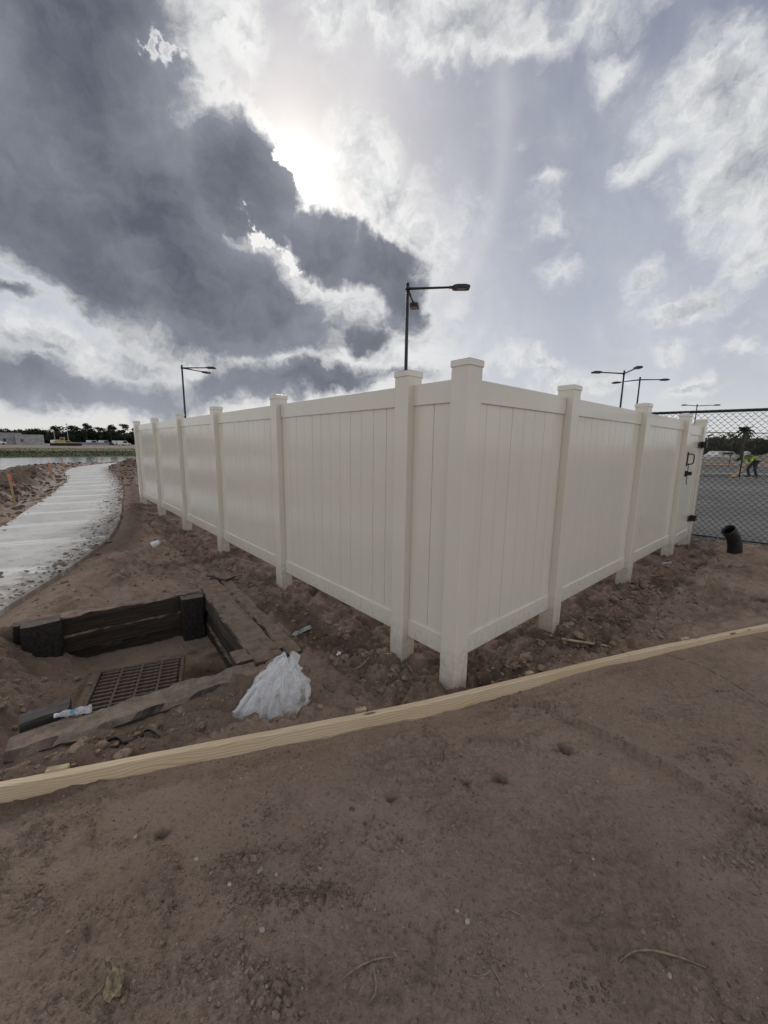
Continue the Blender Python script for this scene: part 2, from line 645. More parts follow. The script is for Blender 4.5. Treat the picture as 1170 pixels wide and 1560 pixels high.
MAT_VINYL = vinyl_mat('almond_vinyl', (0.735, 0.695, 0.605))
MAT_CAP = vinyl_mat('almond_vinyl_cap', (0.77, 0.722, 0.645))
MAT_BLACK = simple_mat('black_powder_coat', (0.012, 0.012, 0.013), 0.4, 0.2, 60, bmp=0.05)
MAT_WIRE = simple_mat('black_vinyl_wire', (0.012, 0.012, 0.014), 0.5, 0.2, 60, bmp=0)
MAT_POLE = simple_mat('dark_bronze_pole', (0.014, 0.013, 0.013), 0.4, 0.2, 8, bmp=0.05)
MAT_LENS = simple_mat('led_lens', (0.16, 0.16, 0.15), 0.2, 0.2, 80)
MAT_PIPE = simple_mat('black_pipe', (0.010, 0.011, 0.014), 0.42, 0.35, 12, bmp=0.1)
MAT_ASPHALT = None


def soil_mat():
    m, t = new_mat('sandy_soil')
    P = world_co(t)

    def att(n):
        a = t.node('ShaderNodeAttribute')
        a.attribute_name = n
        return a.outputs['Fac']
    n1 = t.noise(P, 1.3, 6, 0.6)
    n2 = t.noise(P, 9.0, 8, 0.65)
    n3 = t.noise(P, 70.0, 5, 0.7)
    n4 = t.noise(P, 380.0, 3, 0.6)
    dry = t.mix(t.ss(n1, 0.35, 0.68), (0.395, 0.286, 0.216), (0.47, 0.350, 0.274))
    dry = t.mix(t.m('MULTIPLY', t.ss(n2, 0.50, 0.72), 0.42), dry, (0.265, 0.187, 0.137))
    dry = t.mix(t.m('MULTIPLY', t.ss(n3, 0.52, 0.70), 0.65), dry, (0.130, 0.088, 0.063))
    dry = t.mix(t.m('MULTIPLY', t.ss(n3, 0.46, 0.30), 0.5), dry, (0.42, 0.33, 0.265))
    grains = t.noise(P, 900.0, 2, 0.5)
    dry = t.mix(t.m('MULTIPLY', t.ss(grains, 0.62, 0.75), 0.5), dry, (0.30, 0.26, 0.225))
    dry = t.mix(t.m('MULTIPLY', t.ss(grains, 0.40, 0.28), 0.6), dry, (0.08, 0.056, 0.043))
    damp_shade = t.mix(t.ss(n2, 0.35, 0.65), (0.066, 0.044, 0.032), (0.150, 0.102, 0.073))
    dm = t.m('MULTIPLY', att('damp_shade'), t.lin(n2, 0.3, 0.6, 0.6, 1.0), clamp=True)  # real damp by the fence, plus crumb shade put into the colour
    c = t.mix(dm, dry, damp_shade)
    pale = t.mix(t.ss(n2, 0.35, 0.7), (0.42, 0.40, 0.37), (0.58, 0.56, 0.53))
    c = t.mix(t.m('MULTIPLY', att('pale'), t.lin(n2, 0.3, 0.55, 0.55, 1.0), clamp=True), c, pale)
    # far zones: mown grass bank, dry grass, bare building ground
    gn = t.noise(t.v('MULTIPLY', P, (0.35, 0.35, 0.35)), 1.0, 8, 0.7)
    grass = t.mix(t.ss(gn, 0.35, 0.65), (0.034, 0.050, 0.017), (0.075, 0.084, 0.030))
    olive = t.mix(t.ss(gn, 0.35, 0.65), (0.12, 0.115, 0.055), (0.20, 0.18, 0.095))
    bare = t.mix(t.ss(gn, 0.35, 0.65), (0.20, 0.17, 0.135), (0.34, 0.29, 0.24))
    c = t.mix(att('bare'), c, bare)
    c = t.mix(att('olive'), c, olive)
    c = t.mix(att('grass'), c, grass)
    gravel_n = t.node('ShaderNodeTexVoronoi')
    t.put(gravel_n.inputs['Vector'], P)
    gravel_n.inputs['Scale'].default_value = 34.0
    gcol = t.mix(gravel_n.outputs['Color'], (0.10, 0.09, 0.08), (0.36, 0.33, 0.30))
    c = t.mix(att('gravel'), c, gcol)
    t.put(t.b.inputs['Base Color'], c)
    t.b.inputs['Roughness'].default_value = 0.88
    t.b.inputs['Specular IOR Level'].default_value = 0.22
    nrm = bump(t, n2, 0.9, 0.045)
    nrm = bump(t, n3, 1.0, 0.016, nrm)
    nrm = bump(t, n4, 1.0, 0.006, nrm)
    t.put(t.b.inputs['Normal'], nrm)
    return m


MAT_SOIL = soil_mat()


def clod_mat(name, a, b):
    m, t = new_mat(name)
    P = world_co(t)
    n = t.noise(P, 45.0, 6, 0.65)
    n2 = t.noise(P, 4.0, 3, 0.5)
    t.put(t.b.inputs['Base Color'], t.mix(t.ss(t.m('ADD', t.m('MULTIPLY', n, .6), t.m('MULTIPLY', n2, .4)), 0.36, 0.64), a, b))
    t.b.inputs['Roughness'].default_value = 0.9
    t.b.inputs['Specular IOR Level'].default_value = 0.2
    t.put(t.b.inputs['Normal'], bump(t, t.noise(P, 300.0, 4, 0.7), 0.7, 0.003))
    return m


MAT_CLOD = clod_mat('shade_dark_clods', (0.115, 0.080, 0.059), (0.31, 0.225, 0.168))  # same soil, darkened in colour for the shade round crumbs
MAT_CLOD_DAMP = clod_mat('dark_spoil_clods', (0.058, 0.041, 0.031), (0.165, 0.119, 0.089))
MAT_PEBBLE = clod_mat('pale_pebble', (0.28, 0.245, 0.205), (0.50, 0.45, 0.39))
MAT_GRAVEL = clod_mat('grey_gravel', (0.10, 0.09, 0.08), (0.40, 0.37, 0.33))


def concrete_mat():
    m, t = new_mat('pale_concrete')
    P = world_co(t)
    u = t.node('ShaderNodeUVMap').outputs[0]
    s = t.node('ShaderNodeSeparateXYZ')
    t.l.new(u, s.inputs[0])
    a = t.noise(P, 1.1, 7, 0.65)
    b = t.noise(P, 14.0, 8, 0.7)
    f = t.noise(P, 130.0, 4, 0.6)
    stretch = t.noise(t.v('MULTIPLY', P, (5.0, 6.5, 1.0)), 1.0, 9, 0.75)
    c = t.mix(t.ss(a, 0.35, 0.7), (0.52, 0.50, 0.47), (0.66, 0.645, 0.615))
    c = t.mix(t.m('MULTIPLY', t.ss(stretch, 0.52, 0.66), 0.5), c, (0.27, 0.235, 0.205))
    c = t.mix(t.m('MULTIPLY', t.ss(b, 0.60, 0.76), 0.5), c, (0.22, 0.19, 0.165))
    # paler band along each joint
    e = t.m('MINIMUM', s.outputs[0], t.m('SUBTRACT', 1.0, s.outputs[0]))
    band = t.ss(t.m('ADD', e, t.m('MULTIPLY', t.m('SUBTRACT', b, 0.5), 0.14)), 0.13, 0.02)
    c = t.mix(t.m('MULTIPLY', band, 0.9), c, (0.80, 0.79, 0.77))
    # soil washed over the fence-side edge
    side = t.ss(t.m('ADD', s.outputs[1], t.m('MULTIPLY', t.m('SUBTRACT', stretch, 0.5), 1.5)), 0.70, 1.0)
    c = t.mix(t.m('MULTIPLY', side, 0.7), c, (0.17, 0.135, 0.11))
    t.put(t.b.inputs['Base Color'], c)
    t.b.inputs['Roughness'].default_value = 0.75
    t.put(t.b.inputs['Normal'], bump(t, f, 0.35, 0.003, bump(t, b, 0.3, 0.008)))
    return m


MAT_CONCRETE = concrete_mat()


def timber_mat(name, dark, dust, dust_amt, along=0):
    m, t = new_mat(name)
    P = obj_co(t)
    sc = [38.0, 38.0, 38.0]
    sc[along] = 1.8
    g = t.noise(t.v('MULTIPLY', P, tuple(sc)), 1.0, 7, 0.7, dist=0.4)
    n = t.noise(P, 11.0, 7, 0.65)
    f = t.noise(P, 160.0, 4, 0.6)
    c = t.mix(t.ss(g, 0.35, 0.68), tuple(x * 0.55 for x in dark), tuple(x * 1.6 for x in dark))
    nz = t.node('ShaderNodeSeparateXYZ')
    t.l.new(t.node('ShaderNodeNewGeometry').outputs['Normal'], nz.inputs[0])
    # soil lying on the upper faces
    top = t.m('MULTIPLY', t.ss(nz.outputs[2], 0.55, 0.9), t.lin(n, 0.34, 0.6, 0.35, 1.0))
    c = t.mix(t.m('MULTIPLY', top, dust_amt), c, t.mix(t.ss(f, .35, .65), dust, tuple(x * 1.5 for x in dust)))
    t.put(t.b.inputs['Base Color'], c)
    t.b.inputs['Roughness'].default_value = 0.82
    t.b.inputs['Specular IOR Level'].default_value = 0.3
    nrm = bump(t, g, 0.9, 0.012)
    nrm = bump(t, n, 0.6, 0.01, nrm)
    t.put(t.b.inputs['Normal'], bump(t, f, 0.6, 0.003, nrm))
    return m


MAT_TIE = timber_mat('creosoted_timber', (0.040, 0.031, 0.025), (0.24, 0.175, 0.132), 0.95)
MAT_TIE_UP = timber_mat('creosoted_timber_upright', (0.026, 0.022, 0.020), (0.15, 0.12, 0.10), 0.8, 2)
MAT_TIE_BROWN = timber_mat('brown_timber', (0.07, 0.053, 0.041), (0.21, 0.155, 0.118), 0.95)
MAT_TIE_GREY = timber_mat('grey_timber', (0.05, 0.048, 0.045), (0.12, 0.105, 0.094), 0.6)
MAT_TIE_WORN = timber_mat('worn_brown_timber', (0.06, 0.049, 0.041), (0.225, 0.172, 0.135), 0.95)


def lumber_mat():
    m, t = new_mat('raw_pine')
    u = t.node('ShaderNodeUVMap').outputs[0]
    n = t.noise(t.v('MULTIPLY', u, (1.3, 12.0, 1.0)), 1.0, 4, 0.55)
    w = t.node('ShaderNodeTexWave', wave_type='BANDS', bands_direction='Y', wave_profile='SAW')
    vv = t.v('ADD', t.v('MULTIPLY', u, (0.30, 9.0, 1.0)),
             t.v('SCALE', t.noise(t.v('MULTIPLY', u, (1.6, 5.0, 1.0)), 1.0, 2, 0.5, out='Color'), scale=1.5))
    t.put(w.inputs['Vector'], vv)
    w.inputs['Scale'].default_value = 2.3
    w.inputs['Distortion'].default_value = 1.2
    w.inputs['Detail'].default_value = 3.0
    w.inputs['Detail Scale'].default_value = 2.0
    fib = t.noise(t.v('MULTIPLY', u, (9.0, 420.0, 1.0)), 1.0, 3, 0.6)
    c = t.mix(t.ss(n, 0.3, 0.7), (0.63, 0.495, 0.325), (0.72, 0.59, 0.42))
    c = t.mix(t.m('MULTIPLY', t.ss(w.outputs['Fac'], 0.45, 0.98), 0.5), c, (0.37, 0.235, 0.115))
    c = t.mix(t.m('MULTIPLY', t.ss(fib, 0.5, 0.75), 0.3), c, (0.33, 0.215, 0.11))
    stain = t.noise(t.v('MULTIPLY', u, (2.4, 9.0, 1.0)), 1.0, 7, 0.7)
    c = t.mix(t.m('MULTIPLY', t.ss(stain, 0.56, 0.76), 0.5), c, (0.20, 0.145, 0.10))
    # knots
    k = t.node('ShaderNodeTexVoronoi')
    t.put(k.inputs['Vector'], t.v('MULTIPLY', u, (2.6, 9.0, 1.0)))
    k.inputs['Scale'].default_value = 1.0
    k.inputs['Randomness'].default_value = 1.0
    kk = t.ss(k.outputs['Distance'], 0.13, 0.06)
    c = t.mix(t.m('MULTIPLY', kk, 0.85), c, (0.075, 0.035, 0.018))
    # mud splashed up from the ground
    s = t.node('ShaderNodeSeparateXYZ')
    t.l.new(u, s.inputs[0])
    mud = t.ss(t.m('ADD', s.outputs[1], t.m('MULTIPLY', t.m('SUBTRACT', stain, 0.5), 0.09)), 0.022, 0.0)
    c = t.mix(t.m('MULTIPLY', mud, 0.75), c, (0.11, 0.085, 0.07))
    t.put(t.b.inputs['Base Color'], c)
    t.b.inputs['Roughness'].default_value = 0.7
    t.b.inputs['Specular IOR Level'].default_value = 0.3
    t.put(t.b.inputs['Normal'], bump(t, fib, 0.3, 0.002))
    return m


MAT_PINE = lumber_mat()
MAT_STICK = simple_mat('pale_stick', (0.42, 0.32, 0.20), 0.75, 0.3, 30)
MAT_TWIG = simple_mat('dry_root', (0.24, 0.185, 0.115), 0.8, 0.35, 60)
MAT_STRAW = simple_mat('dry_grass', (0.20, 0.15, 0.085), 0.85, 0.4, 40, bmp=0)
MAT_GRATE = simple_mat('rusty_cast_iron', (0.135, 0.098, 0.076), 0.75, 0.45, 35, bmp=0.5)
MAT_HOLE = simple_mat('near_black_throat', (0.012, 0.011, 0.010), 0.7, 0.2, 8)  # drain throat, coloured near black
MAT_STAKE = simple_mat('stake_wood', (0.40, 0.29, 0.15), 0.8, 0.25, 25)
MAT_ORANGE = simple_mat('orange_flagging', (0.85, 0.16, 0.09), 0.5, 0.15, 40, bmp=0)
MAT_STRAP = simple_mat('black_strap', (0.016, 0.015, 0.016), 0.5, 0.3, 60)
MAT_WHITE = simple_mat('white_scrap', (0.70, 0.70, 0.70), 0.6, 0.12, 30)
MAT_STRING = simple_mat('pale_string', (0.46, 0.42, 0.37), 0.9, 0.2, 90, bmp=0)


def film_mat(name, col):
    m, t = new_mat(name)
    P = obj_co(t)
    u = t.node('ShaderNodeUVMap').outputs[0]
    streak = t.noise(t.v('MULTIPLY', u, (24.0, 5.0, 1.0)), 1.0, 6, 0.62, dist=0.6)
    cloud = t.noise(P, 16.0, 4, 0.6)
    t.b.inputs['Base Color'].default_value = (*col, 1)
    t.b.inputs['Roughness'].default_value = 0.24
    tr = t.node('ShaderNodeBsdfTranslucent')
    tr.inputs[0].default_value = (*col, 1)
    mx = t.node('ShaderNodeMixShader')
    mx.inputs[0].default_value = 0.42
    t.l.new(t.b.outputs[0], mx.inputs[1])
    t.l.new(tr.outputs[0], mx.inputs[2])
    # a single layer of film is half clear; folded or seen edge-on it turns milky
    lw = t.node('ShaderNodeLayerWeight')
    lw.inputs[0].default_value = 0.35
    op = t.m('ADD', t.m('MULTIPLY', lw.outputs['Facing'], 0.70), t.m('ADD', t.lin(streak, 0.36, 0.66, 0.08, 0.42), t.lin(cloud, 0.3, 0.7, 0.0, 0.26)), clamp=True)
    cl = t.node('ShaderNodeBsdfTransparent')
    m2 = t.node('ShaderNodeMixShader')
    t.l.new(op, m2.inputs[0])
    t.l.new(cl.outputs[0], m2.inputs[1])
    t.l.new(mx.outputs[0], m2.inputs[2])
    t.l.new(m2.outputs[0], t.o.inputs[0])
    t.put(t.b.inputs['Normal'], bump(t, streak, 0.30, 0.010))
    return m


MAT_FILM = film_mat('milky_plastic_film', (0.92, 0.93, 0.95))


def pet_mat():
    m, t = new_mat('clear_bottle_plastic')
    t.b.inputs['Base Color'].default_value = (0.86, 0.90, 0.93, 1)
    t.b.inputs['Roughness'].default_value = 0.1
    n = t.noise(obj_co(t), 30.0, 4, 0.6)
    t.put(t.b.inputs['Alpha'], t.lin(n, 0.35, 0.65, 0.22, 0.5))
    return m


MAT_PET = pet_mat()
MAT_BLUE = simple_mat('blue_label', (0.16, 0.30, 0.42), 0.4, 0.2, 60, bmp=0)


def leaf_mat(name, a, b):
    m, t = new_mat(name)
    P = world_co(t)
    n = t.noise(P, 0.55, 4, 0.6)
    n2 = t.noise(P, 3.5, 3, 0.6)
    c = t.mix(t.ss(n, 0.35, 0.65), a, b)
    c = t.mix(t.m('MULTIPLY', t.ss(n2, 0.55, 0.75), 0.5), c, tuple(x * 1.5 for x in b))
    t.put(t.b.inputs['Base Color'], c)
    t.b.inputs['Roughness'].default_value = 0.75
    t.b.inputs['Specular IOR Level'].default_value = 0.2
    return m


MAT_LEAF_FAR = leaf_mat('far_oak_leaves', (0.022, 0.029, 0.018), (0.042, 0.052, 0.030))
MAT_LEAF_PINE = leaf_mat('pine_needles', (0.024, 0.031, 0.019), (0.045, 0.055, 0.032))
MAT_LEAF_RIGHT = leaf_mat('scrub_leaves', (0.026, 0.034, 0.016), (0.060, 0.066, 0.032))
MAT_LEAF_OLIVE = leaf_mat('olive_scrub_leaves', (0.06, 0.06, 0.03), (0.13, 0.115, 0.06))
MAT_PALM = leaf_mat('palm_fronds', (0.020, 0.028, 0.015), (0.045, 0.052, 0.026))
MAT_BARK = simple_mat('bark', (0.055, 0.045, 0.038), 0.9, 0.3, 6)


def water_mat():
    m, t = new_mat('pond_water')
    P = world_co(t)
    t.b.inputs['Base Color'].default_value = (0.045, 0.05, 0.05, 1)
    t.b.inputs['Roughness'].default_value = 0.08
    t.b.inputs['IOR'].default_value = 1.33
    a = t.noise(t.v('MULTIPLY', P, (1.6, 3.2, 1.0)), 1.0, 6, 0.6)
    b = t.noise(t.v('MULTIPLY', P, (5.0, 9.0, 1.0)), 1.0, 4, 0.6)
    t.put(t.b.inputs['Normal'], bump(t, b, 0.10, 0.012, bump(t, a, 0.10, 0.04)))
    return m


MAT_WATER = water_mat()


def asphalt_mat():
    m, t = new_mat('dusty_asphalt')
    P = world_co(t)
    a = t.noise(P, 0.25, 7, 0.65)
    b = t.noise(t.v('MULTIPLY', P, (0.5, 2.0, 1)), 1.0, 6, 0.65)
    f = t.noise(P, 160.0, 3, 0.6)
    c = t.mix(t.ss(a, 0.35, 0.65), (0.095, 0.092, 0.088), (0.165, 0.158, 0.148))
    c = t.mix(t.m('MULTIPLY', t.ss(b, 0.52, 0.7), 0.6), c, (0.175, 0.168, 0.158))
    c = t.mix(t.m('MULTIPLY', t.ss(f, 0.55, 0.7), 0.4), c, (0.2, 0.195, 0.185))
    t.put(t.b.inputs['Base Color'], c)
    t.b.inputs['Roughness'].default_value = 0.85
    t.put(t.b.inputs['Normal'], bump(t, f, 0.4, 0.004))
    return m


MAT_ASPHALT = asphalt_mat()
MAT_KERB = simple_mat('kerb_concrete', (0.42, 0.40, 0.37), 0.8, 0.15, 6)

# ================================================================ where things run
CORNER = Vector((0.4558, 2.26, 0.0))            # outer edge of the fence's corner post
AL, AR = rad(-41.254), rad(48.6)
DL = Vector((math.sin(AL), math.cos(AL), 0))      # along the left run, away from the corner
DR = Vector((math.sin(AR), math.cos(AR), 0))      # along the right run
PATH_LEFT = [(-4.2, -2.0), (-4.7, 0.5), (-5.2, 2.85), (-5.95, 5.2), (-6.9, 7.0), (-8.11, 8.9), (-9.7, 11.4), (-11.4, 13.9),
             (-13.3, 16.5), (-15.5, 19.2), (-17.5, 22.2), (-18.9, 26.0), (-19.5, 31.0), (-19.2, 38.0), (-18.0, 46.0)]
PATH_W = 1.78
PIT_K = np.array([-1.88, 3.90])
PIT_E1 = np.array([-0.805, -0.593])               # along the back wall, leftwards
PIT_E2 = np.array([0.593, -0.805])                # along the right wall, towards the lumber
POND = [(-70, -30), (-38, 5), (-26, 17), (-22.4, 22.3), (-22.8, 27), (-22.4, 33), (-19, 44), (-6, 62), (12, 84), (10, 99), (-23, 67),
        (-44.6, 46.1), (-87.7, 4.4), (-120, -30)]
WATER_Z = -0.6
LUMBER = [(-4.3, 0.74), (-3.3, 0.99), (-2.35, 1.245), (-1.63, 1.45), (-0.89, 1.68), (-0.36, 1.84), (0.15, 2.0), (0.47, 2.115), (0.91, 2.28), (1.79, 2.61),
          (2.69, 2.92), (3.25, 3.11), (4.4, 3.48), (5.6, 3.84), (7.0, 4.22)]
CHAIN_A, CHAIN_B = np.array([3.73, 8.41]), np.array([8.6, 4.17])
GRATE_C = np.array([-1.985, 2.925])


def spline(poly, step):
    """Catmull-Rom through the points, sampled about every step"""
    P = [np.array(p, float) for p in poly]
    P = [2 * P[0] - P[1]] + P + [2 * P[-1] - P[-2]]
    out = []
    for i in range(1, len(P) - 2):
        n = max(2, int(np.linalg.norm(P[i + 1] - P[i]) / step))
        for k in range(n):
            t = k / n
            out.append(.5 * ((2 * P[i]) + (-P[i - 1] + P[i + 1]) * t + (2 * P[i - 1] - 5 * P[i] + 4 * P[i + 1] - P[i + 2]) * t * t
                             + (-P[i - 1] + 3 * P[i] - 3 * P[i + 1] + P[i + 2]) * t ** 3))
    out.append(P[-2])
    return np.array(out)


PATH_L = spline(PATH_LEFT, 0.25)
_tan = np.gradient(PATH_L, axis=0)
_tan /= np.linalg.norm(_tan, axis=1)[:, None]
PATH_N = np.stack([_tan[:, 1], -_tan[:, 0]], 1)    # towards the fence
PATH_ARC = np.r_[0, np.cumsum(np.linalg.norm(np.diff(PATH_L, axis=0), axis=1))]
PATH_COARSE = [tuple(p) for p in PATH_L[::3]]


def path_z(y):
    return 0.015 + 0.0 * y


FOOT = []   # shoe prints: x, y, heading
_rf = random.Random(3)
for (fx, fy, fa) in ((-0.10, 1.34, .7), (0.62, 1.42, -.6), (1.55, 1.35, .8), (-0.82, 1.05, .9), (0.15, 1.02, .2), (1.1, 2.05, 1.1), (-1.15, 1.2, .6), (0.0, 1.72, .4)):
    FOOT.append((fx, fy, fa + _rf.uniform(-.3, .3)))
HOLES = [(0.56, 1.62, .022, .03), (0.39, 1.60, .018, .022), (0.95, 1.81, .03, .03), (-0.86, 1.32, .02, .018), (0.05, 1.5, .018, .018),
         (0.66, 2.30, .085, .07), (1.75, 1.35, .03, .02)]


def ridges(x, y):
    q = 1 - np.abs(fbm(x * 2.3 + .8 * pn(x * 1.2, y * 1.2, 41), y * 2.3, 42, 3)) * 8
    return np.clip(q, 0, 1) * sstep(-.10, .35, pn(x * 1.1 - 5, y * 1.1 + 2, 43))


def ground(x, y, want_zones=False):
    x = np.asarray(x, float)
    y = np.asarray(y, float)
    sh = np.shape(x)
    r = np.hypot(x, y)
    near = r < 16
    h = 0.022 * pn(x * .62, y * .62, 1) + 0.011 * pn(x * 1.7, y * 1.7, 2)
    z = dict((k, np.zeros(sh)) for k in ('damp_shade', 'pale', 'grass', 'olive', 'bare', 'gravel'))
    # -- behind the lumber the soil is loose and lumpy, in front it is trodden smooth
    ld, ls, _ = seg_dist(x, y, LUMBER)
    front = np.where(ls > 0, 1.0, -1.0) * ld                # + on the camera's side
    loose = sstep(-0.03, -0.16, front) * near
    # distance to the fence, measured outwards from both runs
    fx, fy = x - CORNER.x, y - CORNER.y
    sL, oL = fx * DL.x + fy * DL.y, fx * DR.x + fy * DR.y   # along left run / along right run
    distL = np.where(sL > -0.3, np.abs(oL), 9)
    distR = np.where(oL > -0.3, np.abs(sL), 9)
    inner = (sL > 0.05) & (oL > 0.05) & (sL < 9.8) & (oL < 5.9)
    outl = np.where(inner, 0, np.maximum(-oL, 0))            # outside the left run
    outr = np.where(inner, 0, np.maximum(-sL, 0))            # outside the right run
    fd = np.minimum(np.where(sL > -.4, np.maximum(-oL, 0), 9), np.where(oL > -.4, np.maximum(-sL, 0), 9))
    base_damp = np.exp(-(fd / 0.42) ** 2) * loose
    lump = (np.abs(pn(x * 4.3 + .6 * pn(x * 2, y * 2, 9), y * 4.3, 3)) * .045 + np.abs(pn(x * 9.7, y * 9.7, 4)) * .030
            + np.abs(pn(x * 21, y * 21, 5)) * .016 + np.abs(pn(x * 47, y * 47, 6)) * .008)
    patch = sstep(-.05, .45, pn(x * .9 + 3, y * .9, 7) + .35 * pn(x * 2.6, y * 2.6, 8))
    rough = loose * (0.62 + .55 * np.maximum(patch, base_damp)) * (r < 40)
    h = h + rough * lump * 1.75 - rough * .03
    # scraped, slumped runnels near the fence
    ang = x * .5 + y * .86
    run = np.abs(pn(ang * 5.2 + .9 * pn(x * 1.5, y * 1.5, 31), (x * .86 - y * .5) * 1.3, 32))
    h = h + loose * (run - .3) * .055
    # trodden front: faint trowel ripples, scattered crumbly scabs
    fr = (1 - loose) * (r < 8)
    scab = sstep(.22, .62, fbm(x * 1.55 + 4, y * 1.55 - 2, 12, 3)) * sstep(-.15, .4, pn(x * 7, y * 7, 13))
    fr = fr * (.25 + .75 * sstep(.01, .12, front))
    fm = .35 + .65 * sstep(-.35, .35, pn(x * 1.9 + 1, y * 1.9, 62))
    h = h + fr * (0.010 * pn(x * 4.2, y * 4.2, 14) + .0055 * pn(x * 11, y * 11, 15) + fm * (.0100 * pn(x * 19, y * 19, 16) + .0085 * pn(x * 43, y * 43, 63)
                  + .0036 * pn(x * 110, y * 110, 64)))
    h = h + fr * scab * (.010 * np.abs(pn(x * 22, y * 22, 17)) + .010 * np.abs(pn(x * 48, y * 48, 18)))
    # drag marks running up to the right
    dm = sstep(.25, .6, pn(x * .8 + 8, y * .8 + 3, 19)) * pn((x * .6 - y * .8) * 26, (x * .8 + y * .6) * 1.6, 20)
    h = h + fr * dm * .013
    # crumbly ridges: cracks pushed up by boots
    rid = ridges(x, y)
    h = h + fr * rid * (.007 + .026 * np.abs(pn(x * 38, y * 38, 44)))
    crk = np.clip(1 - np.abs(fbm(x * 3.1 + .7 * pn(x * 2, y * 2, 81), y * 3.1, 82, 3)) * 14, 0, 1) * sstep(-.1, .3, pn(x * 1.4 + 2, y * 1.4, 83))
    h = h - fr * crk * .003
    z['damp_shade'] = np.maximum(z['damp_shade'], fr * np.maximum(.40 * rid * sstep(-.1, .3, pn(x * 40, y * 40, 45)), .3 * scab))  # crumb ridges and scabs coloured darker, standing in for shade between lumps
    for (px, py, pa) in FOOT:
        k = (np.abs(x - px) < .3) & (np.abs(y - py) < .3)
        if not k.any():
            continue
        c, s = math.cos(pa), math.sin(pa)
        u = (x - px) * s + (y - py) * c
        v = (x - px) * c - (y - py) * s
        w = .045 - .010 * np.cos(u * 21) + .012 * pn(x * 14, y * 14, 66)
        e = np.sqrt((u / .14) ** 2 + (v / w) ** 2)
        dep = sstep(1.12, .86, e)
        rim = np.exp(-((e - 1.22) / .16) ** 2)
        tread = np.sin(u * 190 + 18 * np.abs(v)) * .0026
        brk = sstep(-.25, .25, pn(x * 9 + px * 5, y * 9, 65))
        add = brk * (-.010 * dep + dep * tread) + rim * (.003 + .007 * pn(x * 30, y * 30, 21))
        h = h + np.where(k, add, 0)
    for (px, py, pr, pd) in HOLES:
        e = np.hypot(x - px, (y - py) * 1.3) / pr + .8 * pn(x * 26, y * 26, 22) + .35 * pn(x * 60, y * 60, 79)
        h = h - pd * np.exp(-np.clip(e, 0, 9) ** 2 * 1.1) + .3 * pd * np.exp(-((e - 1.75) / .5) ** 2)
        z['damp_shade'] = np.maximum(z['damp_shade'], np.exp(-np.clip(e, 0, 9) ** 2 * .5))  # holes coloured darker towards the middle
    # soil banked to the top of the lumber on its far side, a little hollow on the near side
    back = np.exp(-((front + .16) / .13) ** 2) * (x > -1.9) * (x < 4.6)
    h = h + back * (.042 + .03 * pn(x * 3, y * 3, 23))
    h = h - .012 * np.exp(-((front - .04) / .05) ** 2)
    # ground along the fence: sinks a bit under the rails
    h = h - .02 * base_damp
    h = h + .05 * np.exp(-((outr - .9) / .6) ** 2) * (sL < 0) * (oL > .3) * (r < 12)
    # swale on the left between the fence and the path
    pd_, ps_, pa_ = seg_dist(x, y, PATH_COARSE)
    ds = np.where(ps_ > 0, pd_, -pd_)                         # + on the fence's side of the path's left edge
    right_of = ds - PATH_W
    onp = sstep(-.04, .02, ds) * sstep(.05, -.02, right_of)
    yy = y
    zone = (r < 60)
    edge_r = (right_of > -.05) & zone
    k = np.clip(right_of, 0, 10)
    h = np.where(edge_r & (k < 1.6), h * sstep(0, .45, k) + (-.055 * sstep(14, 6, pa_) + .05 * sstep(7, 12, pa_)) * np.exp(-(k / .28) ** 2)
                 + (.10 * sstep(9, 13, pa_) * (1 + pn(x * 2.2, y * 2.2, 25))) * np.exp(-((k - .28) / .28) ** 2), h)
    # mound on the far right side of the path
    mr = np.exp(-((k - 1.1) / .75) ** 2) * sstep(16.5, 19.5, pa_) * sstep(33, 28, pa_) * zone * (right_of > 0)
    gull = np.abs(pn(pa_ * 1.25, k * .55, 26))
    h = h + mr * (.40 + .22 * pn(x * 1.1, y * 1.1, 27) + .16 * np.abs(pn(x * 3.3, y * 3.3, 68)) + .08 * np.abs(pn(x * 8, y * 8, 69)) - .34 * np.exp(-(gull / .11) ** 2))
    z['damp_shade'] = np.maximum(z['damp_shade'], mr * 1.1)
    z['pale'] = np.maximum(z['pale'], mr * np.exp(-(gull / .10) ** 2) * sstep(1.6, .2, k) * 1.2)
    # spoil bank on the left of the path, with washed-out gullies
    q = np.clip(-ds, 0, 40)
    lb = (ds < .03) & zone
    crest = sstep(.12, .95, q) * sstep(3.4, 1.3, q)
    hum = .5 + .55 * pn(x * .55, y * .55, 28) + .45 * pn(x * 1.5, y * 1.5, 29)
    g1 = np.exp(-(np.abs(pn(pa_ * .75 + .4 * pn(x, y, 33), q * .30, 30)) / .10) ** 2)
    grow = sstep(9, 13, pa_) * (1 - .35 * sstep(24, 30, pa_)) * sstep(48, 40, pa_)
    h = np.where(lb, h * sstep(0, .5, q) + grow * crest * (.03 + .17 * np.clip(hum, 0, 2)) * (1 - .5 * g1)
                 + crest * grow * (.24 * np.abs(pn(x * 1.5, y * 1.5, 34)) + .18 * np.abs(pn(x * 3.6, y * 3.6, 35)) + .09 * np.abs(pn(x * 9, y * 9, 67)))
                 - .10 * np.exp(-((q - .45) / .35) ** 2) * grow, h)
    z['pale'] = np.maximum(z['pale'], lb * grow * sstep(1.9, .5, q) * np.maximum(g1, .6 * np.exp(-((q - .35) / .18) ** 2) * sstep(-.2, .3, pn(pa_ * .8, 0 * x, 36))))
    z['damp_shade'] = np.maximum(z['damp_shade'], np.where(lb, grow * crest * (1 - z['pale']), 0))
